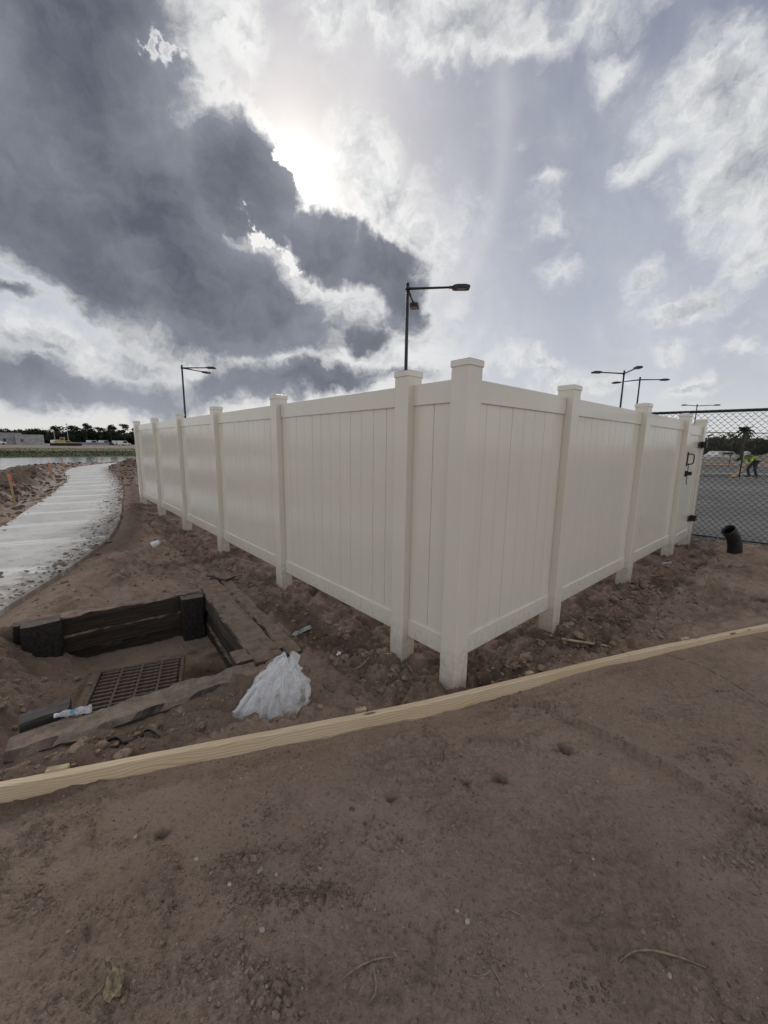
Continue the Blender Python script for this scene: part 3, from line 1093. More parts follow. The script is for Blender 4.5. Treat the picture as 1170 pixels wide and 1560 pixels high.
    z['damp_shade'] = np.maximum(z['damp_shade'], np.where(edge_r & (k < .55) & (pa_ > 7), .8 * np.exp(-((k - .25) / .25) ** 2), 0))
    # under the slabs
    h = np.where((onp > .5) & zone, np.minimum(h, -.06), h)
    # -- timber pit
    pa, pb = (x - PIT_K[0]) * PIT_E1[0] + (y - PIT_K[1]) * PIT_E1[1], (x - PIT_K[0]) * PIT_E2[0] + (y - PIT_K[1]) * PIT_E2[1]
    nearpit = (np.abs(pa - .7) < 2.2) & (np.abs(pb - .8) < 2.2)
    # level soil round the ties
    w_out = np.exp(-((np.maximum(np.maximum(-pa - .1, 0), np.maximum(-pb, 0))) / .5) ** 2) * nearpit * (pb < 1.9) * (pa < 1.5)
    h = h * (1 - .5 * w_out) - .012 * w_out
    floor = -.425 + .018 * pn(x * 3, y * 3, 37) + .010 * np.abs(pn(x * 14, y * 14, 38)) + .004 * pn(x * 40, y * 40, 46)
    # soil spilled in from the left end and over the near right corner
    left_ramp = sstep(.85, 1.75, pa + .12 * pn(x * 4, y * 4, 39))
    fr_ramp = sstep(.62, .05, pa + .05 * pn(x * 5, y * 5, 40)) * sstep(.95, 1.55, pb)
    lumps2 = np.abs(pn(x * 6, y * 6, 47)) * .05 + np.abs(pn(x * 15, y * 15, 48)) * .03 + np.abs(pn(x * 34, y * 34, 49)) * .012
    floor = floor + left_ramp * (.40 + .4 * lumps2) + lumps2 * left_ramp + fr_ramp * .36
    ins = (pa > -.06) & (pa < 1.75) & (pb > -.08) & (pb < 1.68)
    h = np.where(ins, np.minimum(floor, .01 + 0 * floor), h)
    # soil falls away outside the left end and below the near tie
    lo = sstep(1.5, 2.1, pa) * sstep(2.9, 2.1, pa) * sstep(-.2, .2, pb) * sstep(2.1, 1.5, pb)
    h = np.where(ins, h, h - .06 * lo)
    ft = (pb >= 1.68) & (pb < 2.25) & (pa > .05) & (pa < 1.9)
    h = np.where(ft, h - .035 * sstep(.1, .5, pa) * sstep(2.25, 1.85, pb) + .4 * lumps2 * sstep(1.8, 2.1, pb), h)
    z['damp_shade'] = np.maximum(z['damp_shade'], np.where(ins, .12 + .6 * left_ramp, 0) * nearpit)
    z['damp_shade'] = np.maximum(z['damp_shade'], .75 * lo * nearpit)
    z['damp_shade'] = np.maximum(z['damp_shade'], np.where(ft, .6, 0))
    # grate well
    gx, gy = x - GRATE_C[0], y - GRATE_C[1]
    ca, sa_ = math.cos(rad(24)), math.sin(rad(24))
    gu, gv = gx * ca + gy * sa_, -gx * sa_ + gy * ca
    gd = np.maximum(np.abs(gu) - .33, np.abs(gv) - .33)
    h = np.where(ins & (gd < .06) & (pb < 1.62), np.where(gd < -.03, -.9, np.minimum(h, -.412)), h)
    # -- right: gravel strip, asphalt beyond the chain-link
    cd = CHAIN_B - CHAIN_A
    cd = cd / np.linalg.norm(cd)
    cn = np.array([-cd[1], cd[0]])                            # away from the camera
    cs = (x - CHAIN_A[0]) * cn[0] + (y - CHAIN_A[1]) * cn[1]
    rightside = ((x - CHAIN_A[0]) * cd[0] + (y - CHAIN_A[1]) * cd[1]) > -2.5
    h = np.where(rightside, h * sstep(.5, -.8, cs) + np.where(cs > -.05, -.05, 0), h)
    z['gravel'] = np.where(rightside & (cs > -.32 + .12 * pn(x * 3, y * 3, 50)) & (cs < .4), 1.0, 0.0)
    # dry trodden strip by the black pipe
    # -- damp soil by the fence
    mott = sstep(.0, .35, fbm(x * 2.2, y * 2.2, 71, 4)) * .6 + sstep(-.05, .3, fbm(x * 7.5, y * 7.5, 75, 3)) * .4
    z['damp_shade'] = np.maximum(z['damp_shade'], np.clip(base_damp * (.35 + .9 * mott), 0, 1))
    z['damp_shade'] = np.maximum(z['damp_shade'], loose * np.clip(mott * (.45 + .6 * patch), 0, 1) * (r < 30))
    z['damp_shade'] = np.maximum(z['damp_shade'], fr * .18 * mott * sstep(.1, .5, pn(x * .8 - 3, y * .8 + 6, 78)))
    # -- pond
    pdist, _, _ = seg_dist(x, y, POND, closed=True)
    pin = inside(x, y, POND)
    far_side = (x - (-44.6)) * (-.695) + (y - 46.1) * .718
    hb = np.where(pin, WATER_Z - np.minimum(pdist * .3, .9), WATER_Z + pdist * np.where(far_side > 0, .022, .055 + .16 * np.exp(-(np.minimum(pd_, 50) / 3.0) ** 2)) - .02 + .03 * pn(x * .9, y * .9, 51))
    farz = -.30
    h = np.where(pin, hb, np.where(far_side > -4, np.minimum(np.maximum(hb, WATER_Z - .02), farz), np.minimum(h, hb + .05 * sstep(1.5, 6, pdist) + np.maximum(h, 0) * sstep(1, 4, pdist))))
    wob = 5 * pn(x * .03, y * .03, 52) + 2 * pn(x * .1, y * .1, 53)
    fs = far_side + wob * .6
    z['grass'] = np.where((fs > -3) & ~pin, sstep(27, 18, fs), 0)
    z['olive'] = np.where((fs > -3) & ~pin, sstep(62, 50, fs + wob), 0)
    beyond = ((r > 70) & (far_side > 0)) | (r > 130)
    z['bare'] = np.where(beyond & ~pin, 1.0, 0.0)
    h = np.where(r > 70, np.minimum(h, -.25), h)
    # inside the enclosure: level
    h = np.where(inner, np.minimum(h, .03), h)
    if want_zones:
        z['pale'] = np.clip(z['pale'], 0, 1)
        return h, z
    return h


def gz(x, y):
    return float(ground(np.array([x]), np.array([y]))[0])


# ================================================================ the ground sheet
def build_ground():
    fine = np.arange(rad(-56), rad(56), 0.0041)
    coarse = np.linspace(rad(56), rad(304), 60)[:-1]
    az = np.r_[fine, coarse]
    rr = [0.02, 0.12, 0.22, 0.3]
    while rr[-1] < 13:
        rr.append(rr[-1] * 1.0048)
    while rr[-1] < 26:
        rr.append(rr[-1] * 1.0060)
    while rr[-1] < 75:
        rr.append(rr[-1] * 1.013)
    while rr[-1] < 2500:
        rr.append(rr[-1] * 1.07)
    rr = np.array(rr)
    A, R = np.meshgrid(az, rr)
    x, y = R * np.sin(A), R * np.cos(A)
    h, z = ground(x.ravel(), y.ravel(), True)
    n, m = len(az), len(rr)
    V = np.stack([x.ravel(), y.ravel(), h], 1)
    i = np.arange(m - 1)[:, None] * n
    j = np.arange(n)[None, :]
    j2 = (j + 1) % n
    F = np.stack([i + j, i + n + j, i + n + j2, i + j2], 2).reshape(-1, 4)[:, ::-1]
    me = mesh_np('ground', V, F, True)
    for k, q in z.items():
        me.attributes.new(k, 'FLOAT', 'POINT').data.foreach_set('value', np.asarray(q, np.float32))
    link('ground', me, MAT_SOIL, kind='structure')


build_ground()

# ---------------------------------------------------------------- pond
def flat_poly(name, pts, z, mat, **props):
    me = bpy.data.meshes.new(name)
    me.from_pydata([(x, y, z) for x, y in pts], [], [tuple(range(len(pts)))])
    me.update()
    if me.polygons[0].normal.z < 0:
        me.flip_normals()
    return link(name, me, mat, **props)


def grow_poly(poly, d):
    c = np.mean(poly, axis=0)
    return [tuple(np.array(p) + (np.array(p) - c) / np.linalg.norm(np.array(p) - c) * d) for p in poly]


flat_poly('water', grow_poly(POND, 1.2), WATER_Z, MAT_WATER, kind='structure')

# ---------------------------------------------------------------- parking lot beyond the chain-link
_cd = (CHAIN_B - CHAIN_A) / np.linalg.norm(CHAIN_B - CHAIN_A)
_cn = np.array([-_cd[1], _cd[0]])
if _cn[1] < 0:
    _cn = -_cn


def lot(u, v):
    p = CHAIN_A + _cd * u + _cn * v
    return (float(p[0]), float(p[1]))


ASPHALT_Z = 0.0
flat_poly('parking_lot', [lot(-2.4, .12), lot(60, .12), lot(75, 42), lot(-8, 42)], ASPHALT_Z, MAT_ASPHALT, kind='structure')
# ---------------------------------------------------------------- the concrete path, slab by slab
def build_path():
    p0 = link('path', None, None, None, T(float(PATH_L[0, 0]), float(PATH_L[0, 1]), 0), kind='structure')
    L = PATH_ARC[-1]
    s = 0.25
    k = 0
    rn = random.Random(4)
    while s + 1.5 < L:
        a, b = s + .010, s + 1.5 - .010
        ss_ = np.linspace(a, b, 6)
        lx = np.interp(ss_, PATH_ARC, PATH_L[:, 0])
        ly = np.interp(ss_, PATH_ARC, PATH_L[:, 1])
        nx = np.interp(ss_, PATH_ARC, PATH_N[:, 0])
        ny = np.interp(ss_, PATH_ARC, PATH_N[:, 1])
        zt = 0.015 + rn.uniform(-.003, .003)
        bv = .018
        V, F, U = [], [], []
        cols = [(0, zt - .1), (0, zt - bv), (bv, zt), (PATH_W - bv, zt), (PATH_W, zt - bv), (PATH_W, zt - .1)]
        for i in range(6):
            for (w, zz) in cols:
                V.append((lx[i] + nx[i] * w, ly[i] + ny[i] * w, zz - (bv * .7 if i in (0, 5) and zz == zt else 0)))
                U.append((i / 5.0, w / PATH_W))
        for i in range(5):
            for c in range(5):
                q = i * 6 + c
                F.append((q, q + 1, q + 7, q + 6))
        F.append(tuple(range(0, 6)))
        F.append(tuple(range(35, 29, -1)))
        me = bpy.data.meshes.new('slab')
        me.from_pydata(V, [], F)
        me.update()
        if me.polygons[2].normal.z < 0:
            me.flip_normals()
        uv = me.uv_layers.new(name='UVMap')
        for lp in me.loops:
            uv.data[lp.index].uv = U[lp.vertex_index]
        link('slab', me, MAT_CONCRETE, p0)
        s += 1.5
        k += 1


build_path()

# ================================================================ vinyl privacy fence
PW = 0.127                                        # post width
POST_TOP = 1.985
FL = frame(CORNER, -DL)                           # left run: x = -distance from the corner, y = into the yard
FR = frame(CORNER, DR)                            # right run: x = distance from the corner, y = into the yard
S_LEFT = [0.478, 2.328, 4.172, 5.978, 7.841, 9.723]
T_RIGHT = [1.305, 3.114, 4.900]
T_HINGE = 5.82
INSET, RAIL_T = 0.050, 0.044
BOARD_W = 0.1425
ZR_TOP = (1.790, 1.922)
ZR_BOT = (0.185, 0.316)

_cache = {}


def cached(key, fn):
    if key not in _cache:
        _cache[key] = fn()
    return _cache[key]


def post_mesh():
    return box_me('post', (0, 0, -.25), (PW, PW, POST_TOP), .006, 2)


def cap_mesh():
    bm = bmesh.new()
    e = .005
    add_box(bm, (-e, -e, POST_TOP - .012), (PW + e, PW + e, POST_TOP + .024), .003, 1)
    # shallow pyramid
    z0, z1 = POST_TOP + .0242, POST_TOP + .036
    o = .004
    vs = [bm.verts.new(p) for p in ((-o, -o, z0), (PW + o, -o, z0), (PW + o, PW + o, z0), (-o, PW + o, z0))]
    vt = [bm.verts.new(p) for p in ((PW * .35, PW * .35, z1), (PW * .65, PW * .35, z1), (PW * .65, PW * .65, z1), (PW * .35, PW * .65, z1))]
    for i in range(4):
        bm.faces.new((vs[i], vs[(i + 1) % 4], vt[(i + 1) % 4], vt[i]))
    bm.faces.new(vt)
    return bm_mesh('post_cap', bm)


def rail_mesh(length, z0, z1):
    return box_me('rail', (0, INSET, z0), (length, INSET + RAIL_T, z1), .004, 2)


def board_mesh(w, z0, z1):
    """tongue-and-groove board with eased edges and its tongue"""
    bm = bmesh.new()
    y0 = INSET + .011
    add_box(bm, (.0012, y0, z0), (w - .0012, y0 + .022, z1), .0030, 1)
    add_box(bm, (w - .0012, y0 + .007, z0), (w + .010, y0 + .015, z1))
    return bm_mesh('board', bm)


def panel(parent, F, x0, x1, zt=ZR_TOP, zb=ZR_BOT, names=('top_rail', 'bottom_rail'), mat=MAT_VINYL):
    L = x1 - x0
    key = round(L, 3)
    link(names[0], cached(('rt', key, zt), lambda: rail_mesh(L, *zt)), mat, parent, F @ T(x0, 0, 0))
    link(names[1], cached(('rb', key, zb), lambda: rail_mesh(L, *zb)), mat, parent, F @ T(x0, 0, 0))
    n = max(1, int(round(L / BOARD_W)))
    w = L / n
    me = cached(('b', round(w, 4), zt[0]), lambda: board_mesh(w, zb[1] - .03, zt[0] + .03))
    for i in range(n):
        link('board', me, mat, parent, F @ T(x0 + i * w, (i % 3) * .0007, 0))


fence = root('privacy_fence', CORNER, 'almond white vinyl privacy fence of tongue and groove boards standing on loose soil', 'fence')
PM, CM = post_mesh(), cap_mesh()


def add_post(parent, M):
    p = link('post', PM, MAT_VINYL, parent, M)
    link('post_cap', CM, MAT_CAP, p, M)


def lean(i):
    return Matrix.Rotation(rad([.12, -.15, .1, -.08, .18, -.1][i % 6]), 4, 'Y')


add_post(fence, FL @ T(-PW, 0, .004))                  # corner post
prev = PW
for i, s in enumerate(S_LEFT):
    add_post(fence, FL @ T(-s - PW, 0, 0) @ lean(i))
    panel(fence, FL, -s, -prev)
    prev = s + PW
prev = PW
for i, t_ in enumerate(T_RIGHT):
    add_post(fence, FR @ T(t_, 0, 0) @ lean(i + 2))
    panel(fence, FR, prev, t_)
    prev = t_ + PW
add_post(fence, FR @ T(T_HINGE, -.012, -.03))
# the two sides of the yard that face away from the street
END_L = CORNER + DL * (9.723 + PW)
END_R = CORNER + DR * (T_HINGE + PW)
FB = frame(END_L, DR)
for k in range(3):
    x0 = .05 + k * 1.93
    add_post(fence, FB @ T(x0 + 1.82, -PW, 0))
    panel(fence, FB @ T(0, -PW, 0), x0 + (0 if k == 0 else .017), x0 + 1.82)
FE = frame(END_R, -DL)
for k in range(5):
    x0 = -1.93 * (k + 1)
    add_post(fence, FE @ T(x0, -PW, 0))
    panel(fence, FE @ T(0, -PW, 0), x0 + PW, x0 + 1.93)

# ---------------------------------------------------------------- gate
GATE_X0, GATE_X1 = T_RIGHT[-1] + PW + .012, T_HINGE - .016
gate = root('fence_gate', FR @ Vector(((GATE_X0 + GATE_X1) / 2, 0, 0)), 'narrow almond vinyl gate with black hinges and a black pull at the far right', 'gate')
GZT, GZB = (1.735, 1.868), (0.155, 0.290)
FG = FR @ T(0, -.036, 0)
panel(gate, FG, GATE_X0 + .036, GATE_X1 - .036, GZT, GZB)
for x0 in (GATE_X0, GATE_X1 - .036):
    link('stile', cached('stile', lambda: box_me('stile', (0, INSET - .003, .155), (.036, INSET + RAIL_T + .003, 1.868), .003)), MAT_VINYL, gate, FG @ T(x0, 0, 0))


def hinge_mesh():
    bm = bmesh.new()
    add_box(bm, (-.105, .034, -.045), (.004, .047, .045), .004)
    add_box(bm, (-.014, .012, -.05), (.018, .034, .05), .006, 2)
    add_box(bm, (.000, -.024, -.045), (.085, -.013, .045), .004)
    add_box(bm, (-.004, -.024, -.045), (.004, .036, .045))
    return bm_mesh('hinge', bm)


HM = hinge_mesh()
for z in (.47, 1.60):
    link('hinge', HM, MAT_BLACK, gate, FG @ T(GATE_X1 + .002, .0, z))
# pull handle: plate and bent bar
hx = GATE_X0 + .055
link('handle_plate', box_me('handle_plate', (-.02, .032, -.10), (.02, .0465, .10), .004), MAT_BLACK, gate, FG @ T(hx, 0, 1.395))
link('handle', tube_me('handle', [(0, .032, -.07), (0, -.005, -.07), (0, -.024, -.058), (0, -.030, -.035), (0, -.030, .035), (0, -.024, .058), (0, -.005, .07), (0, .032, .07)], .008, 8), MAT_BLACK, gate, FG @ T(hx + .02, 0, 1.395))
bm = bmesh.new()
add_box(bm, (-.03, .018, -.04), (.035, .0468, .04), .006, 2)
add_box(bm, (-.012, -.03, -.022), (.03, .018, .03), .006, 2)
add_box(bm, (-.075, .020, -.012), (-.03, .034, .012), .003)
link('latch', bm_mesh('latch', bm), MAT_BLACK, gate, FG @ T(hx, 0, 1.19))
link('latch_pin', tube_me('latch_pin', [(-.022, .014, .13), (-.022, .014, -.11), (-.03, .005, -.15)], .005, 6), MAT_BLACK, gate, FG @ T(hx, 0, 1.19))

# ================================================================ chain-link fences
def chain_mesh(L, H, d=.0723, r=.0017, sides=4, barb=.03):
    """woven zig-zag wires, each hooked into its neighbours; knuckles stick out above the rail"""
    d = d / 2
    nz = int(H / d)
    k = np.arange(nz + 1)
    nw = int(L / d)
    V, F = [], []
    prof = [(math.cos(2 * math.pi * (q + .5) / sides) * r, math.sin(2 * math.pi * (q + .5) / sides) * r) for q in range(sides)]
    sg0 = np.where(k % 2 == 0, -1.0, 1.0)
    base = 0
    for w in range(nw):
        sgn = sg0 * (1 if w % 2 else -1)
        xs = w * d + sgn * (d / 2 + .0007)
        zs = k * d
        ys = sgn * .0032
        # four-sided wire: offset in the wire's own cross-section (x/z diagonal and y)
        vv = np.zeros((nz + 1, sides, 3))
        for q, (a, b) in enumerate(prof):
            vv[:, q, 0] = xs + a * .7 * sgn
            vv[:, q, 1] = ys + b
            vv[:, q, 2] = zs + a
        V.append(vv.reshape(-1, 3))
        i = np.arange(nz)[:, None] * sides
        q = np.arange(sides)[None, :]
        q2 = (q + 1) % sides
        F.append((np.stack([i + q, i + q2, i + sides + q2, i + sides + q], 2) + base).reshape(-1, 4))
        base += (nz + 1) * sides
    V = np.concatenate(V)
    return mesh_np('chain_mesh', V, np.concatenate(F))


def chain_fence(A, B, H, label, posts, rail_r=.021, wire_r=.0017, sides=4, z0=.03, mid=False, d=.0723):
    A, B = Vector((*A, 0)), Vector((*B, 0))
    L = (B - A).length
    F = frame(A, B - A)
    o = root('chain_link_fence', A, label, 'fence')
    link('chain_mesh', chain_mesh(L, H - z0 + .045, d, wire_r, sides), MAT_WIRE, o, F @ T(0, -.024, z0), kind='stuff')
    link('top_rail', tube_me('top_rail', [(0, 0, H), (L, 0, H)], rail_r, 10), MAT_WIRE, o, F)
    link('bottom_wire', tube_me('bottom_wire', [(0, -.03, z0 + .01), (L, -.03, z0 + .01)], .012 if rail_r > .02 else .006, 6), MAT_WIRE, o, F)
    pm = tube_me('post', [(0, 0, -.1), (0, 0, H + .012)], .03, 10)
    for x in posts:
        p = link('post', pm, MAT_WIRE, o, F @ T(x, .0, 0))
        link('post_cap', cached('loopcap', lambda: box_me('loop_cap', (-.03, -.035, -.03), (.03, .035, .035), .012, 2)), MAT_WIRE, p, F @ T(x, 0, H + .002))
    return o


chain_fence(CHAIN_A, CHAIN_B, 2.165, 'near black chain link fence running behind the gate and past the black pipe', [0.35, 6.2], rail_r=.024, wire_r=.0056, d=.090)
chain_fence((13.5, 21.35), (27.5, 22.3), 2.42, 'black chain link fence beside the bent over worker on the parking lot', [0.2, 3.1, 6.0, 9.0, 12.0], wire_r=.0024, sides=3)
chain_fence((15.5, 36.6), (41, 37.6), 2.45, 'farthest black chain link fence in front of the scrub trees', [0.2, 4.2, 8.2, 12.2, 16.75, 21, 25], wire_r=.0026, sides=3, d=.10)

# ================================================================ street lamps
def head_mesh():
    bm = bmesh.new()
    # neck then a flat, wedge shaped housing; x runs outwards
    secs = [(0, .045, -.030, .030), (.10, .050, -.032, .034), (.13, .135, -.050, .040), (.22, .160, -.058, .052),
            (.58, .160, -.058, .046), (.66, .145, -.050, .030), (.67, .135, -.046, .020)]
    rings = []
    for x, hw, z0, z1 in secs:
        rings.append([bm.verts.new(p) for p in ((x, -hw, z0), (x, hw, z0), (x, hw, z1 - .012), (x, hw * .82, z1), (x, -hw * .82, z1), (x, -hw, z1 - .012))])
    for a, b in zip(rings[:-1], rings[1:]):
        for i in range(6):
            bm.faces.new((a[i], a[(i + 1) % 6], b[(i + 1) % 6], b[i]))
    bm.faces.new(rings[0][::-1])
    bm.faces.new(rings[-1])
    for k in range(7):                                # cooling fins on top
        y = -.105 + k * .035
        add_box(bm, (.25, y - .004, .044), (.56, y + .004, .066))
    bmesh.ops.recalc_face_normals(bm, faces=bm.faces)
    return bm_mesh('luminaire', bm)


HEAD = head_mesh()
LENS = box_me('lens', (.27, -.12, -.066), (.55, .12, -.0585), .003)


def street_lamp(loc, H, arms, label, arm_len=1.35):
    o = root('street_lamp', loc, label, 'street lamp', 'dark street lamps around the parking lot')
    B = T(*loc)
    bm = bmesh.new()
    bmesh.ops.create_cone(bm, cap_ends=True, segments=16, radius1=.066, radius2=.052, depth=H, matrix=T(0, 0, H / 2))
    link('pole', bm_mesh('pole', bm, True), MAT_POLE, o, B)
    link('pole_cap', lathe_me('pole_cap', [(.058, 0), (.06, .02), (.045, .05), (0.001, .062)], 16), MAT_POLE, o, B @ T(0, 0, H - .02))
    link('base_plate', boxes_me('base_plate', [((-.16, -.16, 0), (.16, .16, .03)), ((-.1, -.1, .03), (.1, .1, .12))], .01), MAT_POLE, o, B)
    for ax, ay in arms:
        R = B @ RZ(math.atan2(ay, ax))
        link('arm', tube_me('arm', [(.03, 0, H - .15), (arm_len * .5, 0, H - .135), (arm_len + .06, 0, H - .12)], [.042, .038, .034], 10), MAT_POLE, o, R)
        link('arm_collar', lathe_me('arm_collar', [(.052, -.05), (.072, -.05), (.072, .05), (.052, .05)], 14), MAT_POLE, o, R @ T(0, 0, H - .15))
        hd = link('luminaire', HEAD, MAT_POLE, o, R @ T(arm_len, 0, H - .12))
        link('lens', LENS, MAT_LENS, hd, R @ T(arm_len, 0, H - .12))


street_lamp((0.68, 14.06, -.02), 6.78, [(1, -.06), (.20, .98)], 'tallest looking street lamp, with two arms, above the fence left of the corner post')
street_lamp((-13.18, 26.69, -.1), 6.50, [(1, .0), (.42, .90)], 'street lamp with two arms rising behind the far left of the fence', 1.5)
street_lamp((14.48, 25.12, -.02), 6.16, [(-.98, -.08), (-.14, -.99)], 'twin head street lamp nearest the corner post among the three on the right')
street_lamp((17.70, 28.71, -.02), 6.40, [(1, .02), (-.42, .90)], 'middle twin head street lamp of the three on the right')
street_lamp((34.72, 45.44, -.3), 6.70, [(-.97, -.22), (.86, -.5)], 'smallest looking twin head street lamp above the chain link rail')

# ================================================================ long lumber edging
def sweep_board(name, pts, zs, h, w, mat, label=None, **props):
    """board on edge along a curve; front face on the points, thickness behind them; UV in metres"""
    P = np.array(pts, float)
    tg = np.gradient(P, axis=0)
    tg /= np.linalg.norm(tg, axis=1)[:, None]
    nr = np.stack([-tg[:, 1], tg[:, 0]], 1)             # away from the camera
    arc = np.r_[0, np.cumsum(np.linalg.norm(np.diff(P, axis=0), axis=1))]
    e = .004
    prof = [(0, 0), (0, h - e), (e, h), (w - e, h), (w, h - e), (w, 0)]
    per = [0, h - e, h, h + w - e, h + w, 2 * h + w, 2 * h + 2 * w]
    c0 = P[0]
    V, F, U = [], [], []
    k = len(prof)
    for i in range(len(P)):
        wob = 0.0
        for a, b in prof:
            jag = 0.0
            if b > h * .7:
                jag = .0010 * mnoise.noise(Vector((arc[i] * 13, a * 30, 3))) - .004 * max(0, mnoise.noise(Vector((arc[i] * 5, a * 60, 9))) - .25)
            V.append((P[i, 0] + nr[i, 0] * (a + wob) - c0[0], P[i, 1] + nr[i, 1] * (a + wob) - c0[1], zs[i] + b + jag))
    for i in range(len(P) - 1):
        for q in range(k):
            F.append((i * k + q, i * k + (q + 1) % k, (i + 1) * k + (q + 1) % k, (i + 1) * k + q))
            U.append(((arc[i], per[q]), (arc[i], per[q + 1]), (arc[i + 1], per[q + 1]), (arc[i + 1], per[q])))
    F.append(tuple(range(k))[::-1])
    U.append(tuple((a * .2, b) for a, b in prof)[::-1])
    F.append(tuple(range((len(P) - 1) * k, len(P) * k)))
    U.append(tuple((a * .2 + 7, b) for a, b in prof))
    me = bpy.data.meshes.new(name)
    me.from_pydata(V, [], F)
    uv = me.uv_layers.new(name='UVMap')
    li = 0
    for f in U:
        for c in f:
            uv.data[li].uv = c
            li += 1
    bm = bmesh.new()
    bm.from_mesh(me)
    bmesh.ops.recalc_face_normals(bm, faces=bm.faces)
    bm.to_mesh(me)
    bm.free()
    return link(name, me, mat, None, T(c0[0], c0[1], 0), label=label, **props)


LC = spline(LUMBER, 0.035)
_cut = int(np.argmin(np.hypot(LC[:, 0] - 1.79, LC[:, 1] - 2.61)))


def lumber_z(P):
    return np.array([-.006 + .003 * math.sin(p[0] * 1.3) for p in P])


A_ = LC[:_cut]
B_ = LC[_cut - 1:].copy()
B_[0] = A_[-1] + (B_[1] - A_[-1]) * .08
b1 = sweep_board('lumber_board', A_, lumber_z(A_), .092, .038, MAT_PINE, 'long raw pine board on edge curving past the corner post and plastic bag', category='lumber', group='pine edging boards in the sand')
b2 = sweep_board('lumber_board', B_, lumber_z(B_) + .004, .090, .038, MAT_PINE, 'raw pine board on edge running out of the picture right of the butt joint', category='lumber', group='pine edging boards in the sand')


def peg(loc, size, rot, label, mat=MAT_STICK, tilt=(0, 0)):
    me = box_me('wood_peg', (-size[0] / 2, -size[1] / 2, -.12), (size[0] / 2, size[1] / 2, size[2]), .003)
    M = T(*loc) @ RZ(rot) @ Matrix.Rotation(tilt[0], 4, 'X') @ Matrix.Rotation(tilt[1], 4, 'Y')
    link('wood_peg', me, mat, None, M, label=label, category='wooden peg', group='wooden pegs behind the edging boards')


peg((0.965, 2.372, .0), (.055, .028, .088), .35, 'pale wooden peg behind the board just right of the corner post')
peg((-0.115, 1.985, .0), (.06, .026, .090), .33, 'pale wooden peg behind the board right of the plastic bag')
peg((-1.455, 1.556, .0), (.085, .03, .090), .30, 'wide pale wooden peg behind the board at the far left')
peg((2.35, 2.872, .0), (.085, .03, .088), .33, 'wide short wooden peg behind the right hand board')
# thin stick lying behind the joint
me = box_me('stick', (-.19, -.009, 0), (.19, .009, .014), .003)
link('stick', me, MAT_STICK, None, T(1.60, 2.86, gz(1.6, 2.86) + .014) @ RZ(-.27) @ Matrix.Rotation(.03, 4, 'Y'), label='thin pale stick lying on the soil behind the board joint', category='stick')

# ================================================================ timber-walled drain pit
PITF = Matrix(((PIT_E1[0], PIT_E2[0], 0, PIT_K[0]), (PIT_E1[1], PIT_E2[1], 0, PIT_K[1]), (0, 0, 1, 0), (0, 0, 0, 1)))
# PIT_E1 x PIT_E2 points up, so the frame is right handed


def rough_beam(name, L, D, H, seed, chamfer=.012, wear=.008, cut=None):
    """weathered beam along x: L long, D deep (y), H high (z, top at 0)"""
    nx = max(6, int(L / .035))
    prof = []
    for (y, z) in ((0, -H), (0, -H * .5), (0, -chamfer), (chamfer, 0), (D * .35, 0), (D * .65, 0), (D - chamfer, 0), (D, -chamfer), (D, -H * .5), (D, -H)):
        prof.append((y, z))
    k = len(prof)
    V, F = [], []
    for i in range(nx + 1):
        x = L * i / nx
        for j, (y, z) in enumerate(prof):
            p = Vector((x * 6 + seed, y * 14, z * 14 + seed))
            e = wear * (1.8 if j in (2, 3, 6, 7) else .8)
            dy = mnoise.noise(p) * e + mnoise.noise(p * 3.1) * e * .5
            dz = mnoise.noise(p + Vector((7, 3, 1))) * e * .8 + mnoise.noise(p * 2.7 + Vector((1, 9, 4))) * e * .5
            dx = mnoise.noise(p * 2 + Vector((3, 8, 2))) * .012 if i in (0, nx) else 0
            V.append((x + dx, y + dy, z + dz))
    for i in range(nx):
        for j in range(k - 1):
            F.append((i * k + j, i * k + j + 1, (i + 1) * k + j + 1, (i + 1) * k + j))
        F.append((i * k + k - 1, i * k, (i + 1) * k, (i + 1) * k + k - 1))
    F.append(tuple(range(k))[::-1])
    F.append(tuple(range(nx * k, nx * k + k)))
    me = bpy.data.meshes.new(name)
    me.from_pydata(V, [], F)
    bm = bmesh.new()
    bm.from_mesh(me)
    bmesh.ops.recalc_face_normals(bm, faces=bm.faces)
    bm.to_mesh(me)
    bm.free()
    return me


pit = root('timber_pit_surround', (float(PIT_K[0]), float(PIT_K[1]), -.42), 'dark creosoted railway timbers boxing in the sunken drain left of the fence', 'timber surround')
H1 = .165
# back wall: three courses, the middle one set back a touch
for c in range(3):
    me = rough_beam('timber', 1.36, .16, H1 - .012, 3 + c * 7)
    link('timber', me, MAT_TIE, pit, PITF @ T(.0, -.16 + (.014 if c == 1 else -.006 * c), .012 - c * H1))
# right wall, along e2: local x along e2, y to the right (outside)
RW = PITF @ Matrix(((0, -1, 0, 0), (1, 0, 0, 0), (0, 0, 1, 0), (0, 0, 0, 1)))
for c in range(3):
    me = rough_beam('timber', 1.98, .22, H1 - .012, 31 + c * 5)
    link('timber', me, MAT_TIE_BROWN if c == 0 else MAT_TIE, pit, RW @ T(-.30, .0 + (.016 if c == 1 else 0), .016 - c * H1))
me = rough_beam('timber', 2.02, .125, .15, 77)
link('timber', me, MAT_TIE_BROWN, pit, RW @ T(-.33, .232, .010), label='outer timber split away along a crack')
